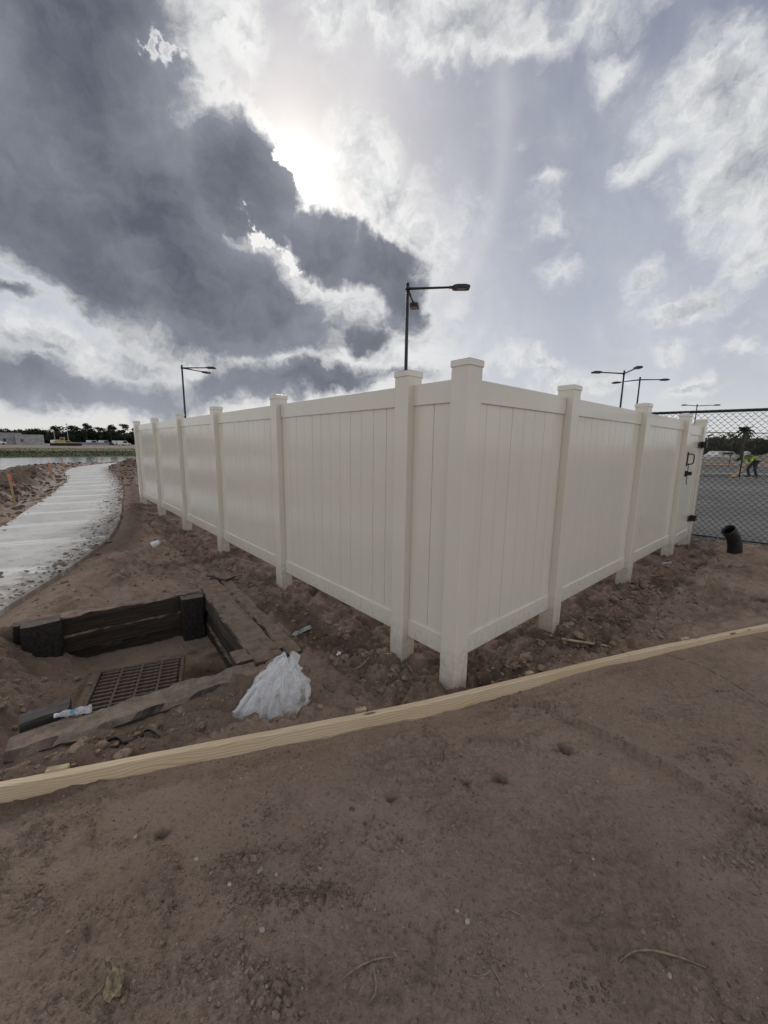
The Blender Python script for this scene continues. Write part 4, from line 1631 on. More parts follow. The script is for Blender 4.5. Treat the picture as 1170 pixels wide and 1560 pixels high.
# uprights
me = rough_beam('upright', .48, .20, .125, 51)
UP = Matrix(((0, 1, 0, 0), (0, 0, 1, 0), (1, 0, 0, 0), (0, 0, 0, 1)))   # x -> z, y -> x, z -> y
link('upright', me, MAT_TIE_UP, pit, PITF @ T(.012, .135, -.475) @ UP)
me = rough_beam('upright', .52, .25, .15, 57)
link('upright', me, MAT_TIE_UP, pit, PITF @ T(1.14, .15, -.475) @ UP)
me = rough_beam('upright', .40, .06, .12, 63)
link('upright', me, MAT_TIE_UP, pit, PITF @ T(1.402, -.02, -.39) @ UP)
# near wall: one low timber, worn
me = rough_beam('timber', 1.42, .21, .17, 91, .03, .014)
link('timber', me, MAT_TIE_WORN, pit, PITF @ T(-.14, 1.585, -.012) @ Matrix.Rotation(rad(-1.0), 4, 'Z'), label='worn low timber along the near side of the drain')


def offcut(loc, size, rot, label, mat, tilt=(0, 0), seed=1):
    me = rough_beam('timber_offcut', size[0], size[1], size[2], seed, .008, .006)
    M = T(*loc) @ RZ(rot) @ Matrix.Rotation(tilt[0], 4, 'X') @ Matrix.Rotation(tilt[1], 4, 'Y')
    link('timber_offcut', me, mat, None, M, label=label, category='wood offcut', group='wood offcuts around the drain')


ang_e1 = math.atan2(PIT_E1[1], PIT_E1[0])
offcut((-0.90, 2.63, .012), (.20, .14, .06), 2.2, 'small brown timber block at the near inner corner of the drain', MAT_TIE_BROWN, (.05, .04), 11)
offcut((-0.83, 2.73, .02), (.12, .10, .05), .55, 'small wood chunk just behind the plastic bag', MAT_TIE_BROWN, (.05, -.05), 17)
offcut((-2.02, 4.32, .055), (.30, .13, .025), -.42, 'flat tan board scrap lying beyond the drain near the fence', MAT_TIE_BROWN, (.06, .05), 19)
offcut((-1.975, 1.915, .006), (.22, .115, .05), .62, 'dark cracked wood piece next to the crushed water bottle', MAT_TIE_GREY, (.10, -.06), 23)

# ---------------------------------------------------------------- the grate
GR = T(float(GRATE_C[0]), float(GRATE_C[1]), -.398) @ RZ(rad(24))
grate = root('drain_grate', (float(GRATE_C[0]), float(GRATE_C[1]), -.42), 'rusty slotted iron drain grate at the bottom of the timber pit', 'drain grate', rot=rad(24))
S_ = .33
link('frame', boxes_me('frame', [((-S_, -S_, -.03), (S_, -S_ + .028, 0)), ((-S_, S_ - .028, -.03), (S_, S_, 0)),
                                 ((-S_, -S_ + .028, -.03), (-S_ + .028, S_ - .028, 0)), ((S_ - .028, -S_ + .028, -.03), (S_, S_ - .028, 0))], .003), MAT_GRATE, grate, GR)
wi = S_ - .03
rib = box_me('rib', (-.010, -wi, -.03), (.010, wi, -.001), .002)
for i in range(3):
    link('rib', rib, MAT_GRATE, grate, GR @ T(-wi + (i + 1) * 2 * wi / 4, 0, 0))
bar = box_me('bar', (-(wi / 4) + .0105, -.0100, -.028), ((wi / 4) - .0105, .0100, -.002), .002)
for j in range(11):
    for i in range(4):
        link('bar', bar, MAT_GRATE, grate, GR @ T(-wi + (i + .5) * 2 * wi / 4, -wi + (j + .5) * 2 * wi / 11 - .001, 0))
# concrete throat under the grate
bm = bmesh.new()
for lo, hi in (((-S_, -S_, -.55), (S_, -S_ + .02, -.031)), ((-S_, S_ - .02, -.55), (S_, S_, -.031)), ((-S_, -S_ + .02, -.55), (-S_ + .02, S_ - .02, -.031)),
               ((S_ - .02, -S_ + .02, -.55), (S_, S_ - .02, -.031)), ((-S_ + .02, -S_ + .02, -.53), (S_ - .02, S_ - .02, -.51))):
    add_box(bm, lo, hi)
link('drain_throat', bm_mesh('drain_throat', bm), MAT_HOLE, grate, GR)

# ---------------------------------------------------------------- dry grass tuft in the pit
def blades_mesh(name, n, spread, hmin, hmax, wid, seed, droop=.6):
    r = np.random.default_rng(seed)
    V, F = [], []
    for i in range(n):
        a = r.uniform(0, 2 * math.pi)
        q = r.uniform(0, 1) ** .7 * spread
        bx, by = q * math.cos(a), q * .7 * math.sin(a)
        hd = a + r.normal(0, .7)
        h = r.uniform(hmin, hmax)
        ln = droop * h * r.uniform(.3, 1.6)
        w = wid * r.uniform(.6, 1.3)
        b0 = len(V)
        for k in range(4):
            t = k / 3
            cx, cy = bx + math.cos(hd) * ln * t * t, by + math.sin(hd) * ln * t * t
            z = h * (t - .35 * t * t)
            ww = w * (1 - t * .9)
            V.append((cx - math.sin(hd) * ww, cy + math.cos(hd) * ww, z))
            V.append((cx + math.sin(hd) * ww, cy - math.cos(hd) * ww, z))
        for k in range(3):
            F.append((b0 + 2 * k, b0 + 2 * k + 1, b0 + 2 * k + 3, b0 + 2 * k + 2))
    return mesh_np(name, V, F)


link('grass_tuft', blades_mesh('grass_tuft', 800, .15, .05, .13, .0014, 3, 1.1), MAT_STRAW, None, T(-1.55, 3.14, gz(-1.55, 3.14) - .005),
     label='tuft of dry brown grass on the pit floor beside the grate', category='grass tuft')

# ---------------------------------------------------------------- plastic bag
def bag_mesh(scale_in=1.0, seed=0.0):
    """thin film gathered at the top, slumped on the soil; long folds fan down from the gathers"""
    nv, nu = 80, 220
    V, F, U = [], [], []
    for i in range(nv + 1):
        t = i / nv
        for j in range(nu + 1):
            a = 2 * math.pi * j / nu
            ca, sa = math.cos(a), math.sin(a)
            toe = math.exp(-((a - 3.75) / .42) ** 2) * (1 - t) ** 2.5       # corner that lies out towards the board
            hip = math.exp(-(((a + 1.0) % 6.2832 - .9) / .8) ** 2) * math.sin(math.pi * min(1, t * 1.25))
            rx = .172 * (1 - t) ** .60 * (1 + .46 * toe) + .018 + .034 * hip + .022 * math.exp(-((t - .95) / .05) ** 2)
            ry = .128 * (1 - t) ** .66 * (1 + .45 * toe) + .016 + .020 * hip + .016 * math.exp(-((t - .95) / .05) ** 2)
            w = mnoise.noise(Vector((ca * 1.2, sa * 1.2, t * 1.6 + seed)))
            fold = 0
            for f, am, ph in ((3, .15, .4), (5, .12, 1.9), (8, .07, .7), (13, .03, 2.4)):
                wv = math.sin(f * a + ph + seed + 4.2 * w + 2.6 * t * math.sin(f + 2 * t))
                fold += am * (2 * (1 - abs(wv)) ** 1.5 - .75) * (.16 + .70 * t)
            crease = (1 - abs(mnoise.noise(Vector((ca * 3 + seed, sa * 3, t * 3.2 + 4)))) * 2.2) * .09
            s = max(.25, 1 + fold + crease) * scale_in
            x = ca * rx * s + .045 * t + .035 * t * t
            y = sa * ry * s + .045 * t
            z = .275 * t * (1 + .05 * mnoise.noise(Vector((ca * 2, sa * 2, 3 + seed)))) * (.96 if scale_in < 1 else 1)
            z += .016 * mnoise.noise(Vector((ca * 3, sa * 3, t * 4 + seed))) * math.sin(math.pi * t)
            if t > .9:
                z += (.022 * math.sin(3 * a + 1) + .014 * math.sin(7 * a)) * (t - .9) * 10
            V.append((x, y, max(z, 0)))
            U.append((j / nu, t))
    k = nu + 1
    for i in range(nv):
        for j in range(nu):
            F.append((i * k + j, i * k + j + 1, (i + 1) * k + j + 1, (i + 1) * k + j))
    me = mesh_np('plastic_bag', V, F, True)
    uv = me.uv_layers.new(name='UVMap')
    li = np.empty(len(me.loops), np.int32)
    me.loops.foreach_get('vertex_index', li)
    uv.data.foreach_set('uv', np.array(U, np.float32)[li].ravel())
    return me


BAG = T(-.635, 2.10, gz(-.62, 2.08) - .006) @ RZ(.12)
bag = link('plastic_bag', bag_mesh(), MAT_FILM, None, BAG, label='crumpled translucent white plastic bag slumped behind the pine board', category='plastic bag')
link('inner_layer', bag_mesh(.72, 3.3), MAT_FILM, bag, BAG)

# ---------------------------------------------------------------- bottles
def bottle(name, loc, rot, label, crush=.0, roll=0.0, scale=1.0, blue=True):
    prof = [(.001, 0), (.024, .002), (.031, .008), (.032, .03), (.0295, .045), (.032, .06), (.0295, .075), (.032, .09), (.0315, .13), (.030, .145),
            (.0255, .165), (.016, .182), (.0125, .188), (.0125, .196), (.0145, .197), (.0145, .200), (.0125, .201)]
    n = 28
    V, F = [], []
    pr = []
    for (r0, z0), (r1, z1) in zip(prof[:-1], prof[1:]):
        for s in range(3):
            pr.append((r0 + (r1 - r0) * s / 3, z0 + (z1 - z0) * s / 3))
    pr.append(prof[-1])

    def shape(r, z, a):
        p = Vector((math.cos(a) * 1.5, math.sin(a) * 1.5, z * 22))
        k = sstep(0.0, .05, np.array(z)) * sstep(.19, .15, np.array(z))
        rr = r * (1 - crush * float(k) * (.45 + .9 * mnoise.noise(p)))
        y = rr * math.sin(a) * (1 - .45 * crush * float(k))
        return (rr * math.cos(a), y, z)
    for r, z in pr:
        for k in range(n):
            V.append(shape(r, z, 2 * math.pi * k / n))
    for i in range(len(pr) - 1):
        for k in range(n):
            a, b = i * n + k, i * n + (k + 1) % n
            F.append((a, b, b + n, a + n))
    M = T(*loc) @ RZ(rot) @ Matrix.Rotation(rad(90), 4, 'Y') @ RZ(roll) @ Matrix.Scale(scale, 4)
    o = root(name, loc, label, 'plastic bottle', 'clear plastic bottles on the soil')
    link('bottle_shell', mesh_np('bottle_shell', V, F, True), MAT_PET, o, M)
    link('bottle_cap', lathe_me('bottle_cap', [(.001, .2165), (.0145, .2165), (.0155, .214), (.0155, .2025), (.001, .2025)], 20), MAT_WHITE, o, M)
    if blue:
        V2 = [shape(.0325, .085 + .05 * i, 2 * math.pi * k / n) for i in (0, 1) for k in range(n)]
        V2 = []
        for i in range(7):
            for k in range(n):
                V2.append(shape(.0329, .095 + .028 * i / 6, 2 * math.pi * k / n))
        F2 = [(i * n + k, i * n + (k + 1) % n, (i + 1) * n + (k + 1) % n, (i + 1) * n + k) for i in range(6) for k in range(n)]
        link('label_band', mesh_np('label_band', V2, F2, True), MAT_BLUE, o, M)


bottle('water_bottle', (-1.665, 2.045, .024), 3.55, 'crushed clear water bottle with a pale blue band at the near edge of the drain', .75, .4, .80)
bottle('water_bottle', (3.74, 5.10, gz(3.8, 5.10) + .036), .28, 'clear water bottle lying on the soil at the foot of the right fence run', .16, .8, 1.05, False)

# ---------------------------------------------------------------- other litter
def sheet(name, loc, sx, sy, rot, mat, label, cat, seed, lift=.012, res=14):
    V, F = [], []
    for i in range(res + 1):
        for j in range(res + 1):
            u, v = i / res - .5, j / res - .5
            p = Vector((u * 3 + seed, v * 3, seed))
            ed = 1 + .16 * mnoise.noise(p * 1.7)
            V.append((u * sx * ed, v * sy * ed, lift * (.6 + mnoise.noise(p * 1.4) + .6 * mnoise.noise(p * 3.3))))
    k = res + 1
    for i in range(res):
        for j in range(res):
            F.append((i * k + j, i * k + j + 1, (i + 1) * k + j + 1, (i + 1) * k + j))
    me = mesh_np(name, V, F, True)
    me.uv_layers.new(name='UVMap')
    o = link(name, me, mat, None, T(loc[0], loc[1], loc[2]) @ RZ(rot), label=label, category=cat)
    return o


MAT_WRAP = simple_mat('silver_wrapper', (0.30, 0.34, 0.33), 0.3, 0.5, 25, metal=.3)
sheet('food_wrapper', (-.665, 3.06, gz(-.665, 3.06) + .014), .19, .05, .95, MAT_WRAP, 'grey green wrapper scrap between the drain and the fence', 'wrapper', 4, .014)
sheet('plastic_scrap', (-.315, 2.68, gz(-.315, 2.68) + .010), .05, .028, 1.4, MAT_WHITE, 'small white plastic scrap on the soil left of the pale string', 'scrap', 9, .012, 8)
sheet('paper_scrap', (3.55, 3.70, gz(3.55, 3.7) + .012), .07, .045, .2, MAT_WHITE, 'white paper scrap on the soil at the right above the board', 'scrap', 14, .010, 8)
sheet('plastic_sheet', (-.70, 4.06, gz(-.7, 4.06) + .03), .30, .12, -.75, MAT_FILM, 'clear plastic sheet tucked under the left fence panel', 'plastic sheet', 21, .03)
sheet('paper_scrap', (-3.75, 4.05, gz(-3.75, 4.05) + .01), .07, .03, .5, MAT_WHITE, 'small white paper scrap near the edge of the concrete path', 'scrap', 24, .01, 8)
me = lathe_me('foam_cup', [(.001, .09), (.026, .09), (.030, .086), (.042, .012), (.045, 0), (.042, 0), (.028, .08), (.001, .084)], 22)
link('foam_cup', me, MAT_WHITE, None, T(-3.42, 5.66, gz(-3.42, 5.66) + .03) @ RZ(.5) @ Matrix.Rotation(rad(68), 4, 'Y') @ Matrix.Scale(1.25, 4),
     label='dirty white foam cup lying on the soil between path and fence', category='cup')


def ground_line(name, pts, r, mat, label, cat, lift=.6, n=6, group=None, wob=0.0):
    P = spline(pts, .02)
    zs = ground(P[:, 0], P[:, 1])
    zs = np.convolve(np.r_[zs[0], zs[0], zs, zs[-1], zs[-1]], np.ones(5) / 5, 'valid')
    c = Vector((*P[0], 0))
    L = len(P)
    rs = [r * (1 - .55 * abs(2 * i / max(1, L - 1) - 1) ** 2) if wob >= 0 else r for i in range(L)]
    V = [(p[0] - c.x, p[1] - c.y, z + r * lift + abs(wob) * max(0, math.sin(math.pi * i / (L - 1)))) for i, (p, z) in enumerate(zip(P, zs))]
    kw = dict(label=label, category=cat)
    if group:
        kw['group'] = group
    return link(name, tube_me(name, V, rs, n), mat, None, T(c.x, c.y, 0), **kw)


ground_line('string', [(-.27, 2.56), (-.17, 2.56), (-.10, 2.62), (-.08, 2.70), (-.16, 2.72), (-.13, 2.755), (-.05, 2.735), (.04, 2.67), (.10, 2.64), (.16, 2.63), (.20, 2.57), (.215, 2.53)],
            .0026, MAT_STRING, 'loose pale string curling over the soil to the foot of the second post', 'string', 1.2, wob=-.004)
ground_line('wire', [(2.10, 2.72), (2.22, 2.56), (2.27, 2.40), (2.275, 2.25), (2.28, 2.05)], .0016, MAT_STRAP, 'thin dark wire lying on the smooth sand at the right edge', 'wire', 1.0)
TW = 'dry twigs and roots on the foreground sand'
ground_line('twig', [(-.115, .895), (-.085, .912), (-.05, .93), (0, .945), (.05, .952)], .0030, MAT_TWIG, 'pale crooked root at the bottom centre, the longer piece of the pair', 'twig', 1.2, group=TW, wob=.004)
ground_line('twig', [(-.018, .942), (-.012, .915), (-.004, .885), (-.012, .86), (-.03, .845)], .0025, MAT_TWIG, 'thin bent root hanging below the longer pale root at bottom centre', 'twig', 1.2, group=TW, wob=.003)
ground_line('twig', [(.73, .950), (.79, .975), (.86, .982), (.93, .968), (.99, .945)], .0034, MAT_TWIG, 'long curved twig arching on the sand at the lower right', 'twig', 1.2, group=TW, wob=.006)
ground_line('twig', [(.275, .915), (.305, .912), (.335, .925)], .0026, MAT_TWIG, 'short flat twig left of the upright one at the bottom', 'twig', 1.2, group=TW)
ground_line('twig', [(.338, .945), (.345, .925), (.36, .895)], .0026, MAT_TWIG, 'short twig meeting another in a V at the bottom', 'twig', 1.2, group=TW)
ground_line('twig', [(.295, .885), (.29, .86), (.292, .83)], .0020, MAT_TWIG, 'thin straw lying straight at the very bottom', 'twig', 1.2, group=TW)
ground_line('twig', [(.43, 1.085), (.46, 1.07), (.49, 1.06)], .0022, MAT_TWIG, 'tiny straight twig below the middle of the sand', 'twig', 1.2, group=TW)
ground_line('twig', [(-.80, .93), (-.775, .915), (-.77, .885), (-.79, .85), (-.81, .82)], .0028, MAT_TWIG, 'pale root beside the dry leaf at the bottom left', 'twig', 1.2, group=TW, wob=.004)
sheet('dry_leaf', (-.745, .875, gz(-.745, .875) + .012), .075, .045, 2.0, MAT_TWIG, 'curled dry leaf on the sand at the bottom left', 'leaf', 33, .018, 12)
# rubber strap, a flat band that snakes
def strap():
    P = spline([(-1.42, 1.79), (-1.39, 1.835), (-1.36, 1.82), (-1.31, 1.775), (-1.265, 1.77), (-1.235, 1.80), (-1.245, 1.845), (-1.27, 1.875), (-1.25, 1.90), (-1.21, 1.885), (-1.17, 1.855)], .012)
    zs = ground(P[:, 0], P[:, 1])
    zb = np.convolve(np.r_[zs[:1].repeat(4), zs, zs[-1:].repeat(4)], np.ones(9) / 9, 'valid') + .004
    V, F = [], []
    for i, p in enumerate(P):
        tw = .5 * math.sin(i * .17)
        for dz, dd in ((0, 0), (.020, .0)):
            a = i / len(P)
            t_ = P[min(i + 1, len(P) - 1)] - P[max(i - 1, 0)]
            t_ /= np.linalg.norm(t_)
            nn = np.array([-t_[1], t_[0]])
            for th in (-.0015, .0015):
                q = p + nn * (th + dz * .6 * tw)
                V.append((q[0] - P[0, 0], q[1] - P[0, 1], zb[i] + dz * (1 - .3 * abs(tw))))
    for i in range(len(P) - 1):
        b = i * 4
        F += [(b, b + 2, b + 6, b + 4), (b + 1, b + 5, b + 7, b + 3), (b + 2, b + 3, b + 7, b + 6), (b, b + 4, b + 5, b + 1)]
    link('rubber_strap', mesh_np('rubber_strap', V, F, True), MAT_STRAP, None, T(P[0, 0], P[0, 1], 0),
         label='black rubber strap snaking on the soil behind the board at the left', category='strap')


strap()

# ---------------------------------------------------------------- black corrugated-free drain pipe sticking out of the ground
def pipe():
    R = .088
    cz = gz(5.18, 5.68)
    pts = [(0, 0, -.10), (0, 0, .04), (-.012, .0, .12), (-.05, 0, .22), (-.115, -.005, .305), (-.15, -.008, .335)]
    V, F, (n, m) = tube_arrays(pts, [R, R, R, R * .99, R * .99, R], 28)
    Vi, Fi, _ = tube_arrays(pts, R * .88, 28)
    off = len(V)
    V = [tuple(v) for v in V] + [tuple(v) for v in Vi]
    F = list(F) + [tuple(off + q for q in f[::-1]) for f in Fi]
    for k in range(n):
        a, b = (m - 1) * n + k, (m - 1) * n + (k + 1) % n
        F.append((a, b, off + b, off + a))
    me = mesh_np('drain_pipe', V, F, True)
    M = T(5.18, 5.66, cz) @ RZ(.05)
    o = link('drain_pipe', me, MAT_PIPE, None, M, label='black plastic pipe bending up out of the soil before the chain link fence', category='pipe')
    # raised lip at the mouth
    d = (Vector(pts[-1]) - Vector(pts[-2])).normalized()
    q = d.to_track_quat('Z', 'Y').to_matrix().to_4x4()
    link('lip', lathe_me('lip', [(R * .9, 0), (R * 1.05, 0), (R * 1.05, .022), (R * .9, .022), (R * .88, .01)], 28), MAT_PIPE, o, M @ T(*pts[-1]) @ q @ T(0, 0, -.012))


pipe()

# ---------------------------------------------------------------- survey stakes with orange ribbon
def stake(x, y, h, lean_, label, rib=1.0, z=None, bow=1.0):
    z = gz(x, y) if z is None else z
    o = root('survey_stake', (x, y, z), label, 'survey stake', 'survey stakes with orange ribbon along the path')
    M = T(x, y, z) @ Matrix.Rotation(lean_, 4, 'Y')
    link('stake', box_me('stake', (-.022, -.012, -.15), (.022, .012, h), .003), MAT_STAKE, o, M)
    V, F = [], []
    n = 10
    for i in range(n + 1):
        t = i / n
        for w in (-1, 1):
            V.append((.024 + .05 * rib * t * bow + .018 * math.sin(t * 5), w * .008 - .016 + .02 * math.sin(t * 6 + 1), h - .04 - .21 * rib * t + w * .028))
    for i in range(n):
        F.append((2 * i, 2 * i + 1, 2 * i + 3, 2 * i + 2))
    link('ribbon', mesh_np('ribbon', V, F, True), MAT_ORANGE, o, M)
    link('ribbon_knot', box_me('ribbon_knot', (-.03, -.02, h - .07), (.03, .02, h - .015), .006, 2), MAT_ORANGE, o, M)


STAKES = [(-8.95, 9.45, .74, -.06, 'survey stake nearest the path with orange ribbon, leftmost and tallest', 1.0),
          (-14.3, 16.9, .62, -.03, 'survey stake with a hanging red ribbon on the crest of the spoil bank', 1.6),
          (-12.98, 15.4, .62, -.02, 'bare looking survey stake with pink ribbon beside the path bend', .9),
          (-18.6, 22.9, .52, -.05, 'distant survey stake against the water, left of the far pair', .8),
          (-19.7, 27.2, .46, -.02, 'distant survey stake against the water above the far path', .8),
          (-17.0, 26.6, .40, .25, 'tilted survey stake against the water nearest the fence end', .7)]
for a in STAKES:
    stake(*a)

# ---------------------------------------------------------------- loose clods, pebbles and gravel
def rock_protos(n, seed, sub=2, flat=.7, am=.35):
    out = []
    for k in range(n):
        bm = bmesh.new()
        bmesh.ops.create_icosphere(bm, subdivisions=sub, radius=1.0)
        for v in bm.verts:
            p = v.co * 1.3 + Vector((k * 9.1 + seed, 2.2, 7.7))
            v.co *= 1 + am * mnoise.noise(p) + am * .6 * mnoise.noise(p * 2.3)
            v.co.z *= flat
        bm.verts.ensure_lookup_table()
        V = np.array([v.co[:] for v in bm.verts])
        F = np.array([[v.index for v in f.verts] for f in bm.faces])
        bm.free()
        out.append((V, F))
    return out


def scatter(name, xy, sizes, protos, mat, seed, sink=.3, z=None, **props):
    r = np.random.default_rng(seed)
    z = ground(xy[:, 0], xy[:, 1]) if z is None else z
    Vs, Fs, base = [], [], 0
    pk = r.integers(0, len(protos), len(xy))
    an = r.uniform(0, 2 * math.pi, len(xy))
    tl = r.uniform(-.5, .5, (len(xy), 2))
    st = r.uniform(.7, 1.4, len(xy))
    for i in range(len(xy)):
        V, F = protos[pk[i]]
        c, s = math.cos(an[i]), math.sin(an[i])
        W = V * sizes[i] * np.array([st[i], 1, 1])
        W = np.stack([W[:, 0] * c - W[:, 1] * s, W[:, 0] * s + W[:, 1] * c, W[:, 2] + W[:, 0] * tl[i, 0] * .5 + W[:, 1] * tl[i, 1] * .5], 1)
        W = W + np.array([xy[i, 0], xy[i, 1], z[i] + sizes[i] * (.7 - 1.0 * sink) * .6])
        Vs.append(W)
        Fs.append(F + base)
        base += len(V)
    me = mesh_np(name, np.concatenate(Vs), np.concatenate(Fs), False)
    return link(name, me, mat, None, None, **props)


def in_pit(xy):
    pa = (xy[:, 0] - PIT_K[0]) * PIT_E1[0] + (xy[:, 1] - PIT_K[1]) * PIT_E1[1]
    pb = (xy[:, 0] - PIT_K[0]) * PIT_E2[0] + (xy[:, 1] - PIT_K[1]) * PIT_E2[1]
    return (pa > -.4) & (pa < 1.5) & (pb > -.2) & (pb < 1.85), pa, pb


def clods():
    r = np.random.default_rng(8)
    PR = rock_protos(9, 1, 1)
    PR2 = rock_protos(8, 5, 2)
    # behind the lumber: along the fence foot and over the rough parts
    pts = []
    for i in range(4200):
        if r.random() < .5:
            s = r.uniform(-.1, 9.5)
            p = CORNER + DL * s - DR * abs(r.normal(.02, .28))
        else:
            s = r.uniform(-.1, 5.6)
            p = CORNER + DR * s - DL * abs(r.normal(.02, .30))
        pts.append((p.x, p.y))
    for i in range(3600):
        y = r.uniform(1.6, 8.5)
        pts.append((r.uniform(-1.0, .85) * y * 1.0, y))
    # round the pit, spilling in at its left end
    for i in range(1500):
        a, b = r.normal(1.75, .30), r.uniform(-.1, 2.3)
        q = PIT_K + PIT_E1 * a + PIT_E2 * b
        pts.append(tuple(q))
    for i in range(330):
        a, b = r.uniform(-.3, 1.3), abs(r.normal(0, .16)) + 1.84
        q = PIT_K + PIT_E1 * a + PIT_E2 * b
        pts.append(tuple(q))
    xy = np.array(pts)
    ld, ls, _ = seg_dist(xy[:, 0], xy[:, 1], LUMBER)
    keep = (ls < 0) & (ld > .06)
    pp, pa, pb = in_pit(xy)
    keep &= ~(pp & ((pa < .95) | (pb > 1.5)))
    d, s, al = seg_dist(xy[:, 0], xy[:, 1], PATH_COARSE)
    keep &= ~((s > 0) & (d < PATH_W + .02))
    keep &= ~(((xy - CHAIN_A) @ _cn) > -.15)
    fx, fy = xy[:, 0] - CORNER.x, xy[:, 1] - CORNER.y
    sl_, ol_ = fx * DL.x + fy * DL.y, fx * DR.x + fy * DR.y
    keep &= ~((sl_ > -.02) & (ol_ > -.02) & (sl_ < 10) & (ol_ < 6.1))
    xy = xy[keep]
    n1 = pn(xy[:, 0] * 1.6, xy[:, 1] * 1.6, 61)
    sz = np.clip(np.exp(r.normal(math.log(.0075), .6, len(xy))), .003, .036) * (1 + .5 * n1)
    big = sz > .016
    scatter('soil_clods', xy[~big], sz[~big], PR, MAT_CLOD, 1, .35, kind='stuff')
    scatter('large_soil_clods', xy[big], sz[big], PR2, MAT_CLOD, 2, .35, kind='stuff')
    # crumbs on the trodden sand, gathered in trails
    tr = []
    trails = [((-.98, 1.02), (-.45, 1.16), 150, .035), ((-.45, 1.16), (-.25, 1.06), 60, .03), ((-.22, 1.36), (-.27, 1.10), 200, .028), ((-.27, 1.10), (-.08, 1.14), 70, .04),
              ((-.62, 1.35), (-.36, 1.46), 110, .04), ((-.55, .93), (-.30, 1.03), 110, .03), ((.10, 1.24), (.36, 1.44), 70, .03), ((-.12, 1.16), (.10, 1.36), 110, .05),
              ((.30, .95), (.42, 1.06), 70, .035), ((.24, .84), (.40, .92), 80, .04), ((.95, 1.06), (1.3, 1.3), 50, .06), ((1.15, 1.35), (1.9, 1.75), 70, .08),
              ((-.98, .84), (-.60, .86), 160, .035), ((-.5, .82), (-.3, .86), 70, .025), ((1.0, .80), (1.3, .86), 70, .04), ((.5, .86), (.72, .93), 60, .03), ((.5, 2.05), (1.7, 2.5), 90, .04),
              ((-1.5, 1.42), (-.3, 1.78), 110, .03), ((1.55, 1.5), (1.75, 1.62), 40, .03), ((.92, 1.78), (1.0, 1.85), 40, .03)]
    for (a, b, n, w) in trails:
        t = r.uniform(0, 1, n)
        tr.append(np.stack([a[0] + (b[0] - a[0]) * t + r.normal(0, w, n), a[1] + (b[1] - a[1]) * t + r.normal(0, w, n)], 1))
    # crumbs pushed up along the cracks and boot marks
    th = r.uniform(-.95, .95, 60000)
    rr_ = .8 * (3.6 / .8) ** r.uniform(0, 1, 60000)
    cx, cy = rr_ * np.sin(th), rr_ * np.cos(th)
    kk = r.uniform(0, 1, 60000) < ridges(cx, cy) * .8
    tr.append(np.stack([cx[kk], cy[kk]], 1)[:15000])
    th = r.uniform(-.95, .95, 1500)
    rr_ = .85 * (3.2 / .85) ** r.uniform(0, 1, 1500)
    tr.append(np.stack([rr_ * np.sin(th), rr_ * np.cos(th)], 1))
    xy = np.concatenate(tr)
    ld, ls, _ = seg_dist(xy[:, 0], xy[:, 1], LUMBER)
    xy = xy[(ls > 0) & (ld > .012)]
    sz = np.clip(np.exp(r.normal(math.log(.0030), .5, len(xy))), .0012, .011)
    scatter('sand_crumbs', xy, sz, PR, MAT_CLOD, 3, .25, kind='stuff')
    # tiny shell grit, pale
    th = r.uniform(-.95, .95, 420)
    rr_ = .85 * (6 / .85) ** r.uniform(0, 1, 420)
    xy = np.stack([rr_ * np.sin(th), rr_ * np.cos(th)], 1)
    pp, _, _ = in_pit(xy)
    xy = xy[~pp]
    fx, fy = xy[:, 0] - CORNER.x, xy[:, 1] - CORNER.y
    xy = xy[~(((fx * DL.x + fy * DL.y) > -.05) & ((fx * DR.x + fy * DR.y) > -.05))]
    sz = np.clip(np.exp(r.normal(math.log(.0017), .4, len(xy))), .001, .005) * (1 + .25 * np.hypot(xy[:, 0], xy[:, 1]))
    scatter('shell_grit', xy, sz, PR, MAT_PEBBLE, 4, .2, kind='stuff')
    # gravel strip at the foot of the chain-link
    u = r.uniform(-.5, 7.5, 1500)
    v = r.normal(-.12, .10, 1500)
    xy = CHAIN_A + _cd[None] * u[:, None] + _cn[None] * v[:, None]
    keep = np.hypot(xy[:, 0] - 5.18, xy[:, 1] - 5.66) > .14
    scatter('gravel_strip', xy[keep], r.uniform(.008, .026, int(keep.sum())), PR, MAT_GRAVEL, 5, .2, kind='stuff')


clods()


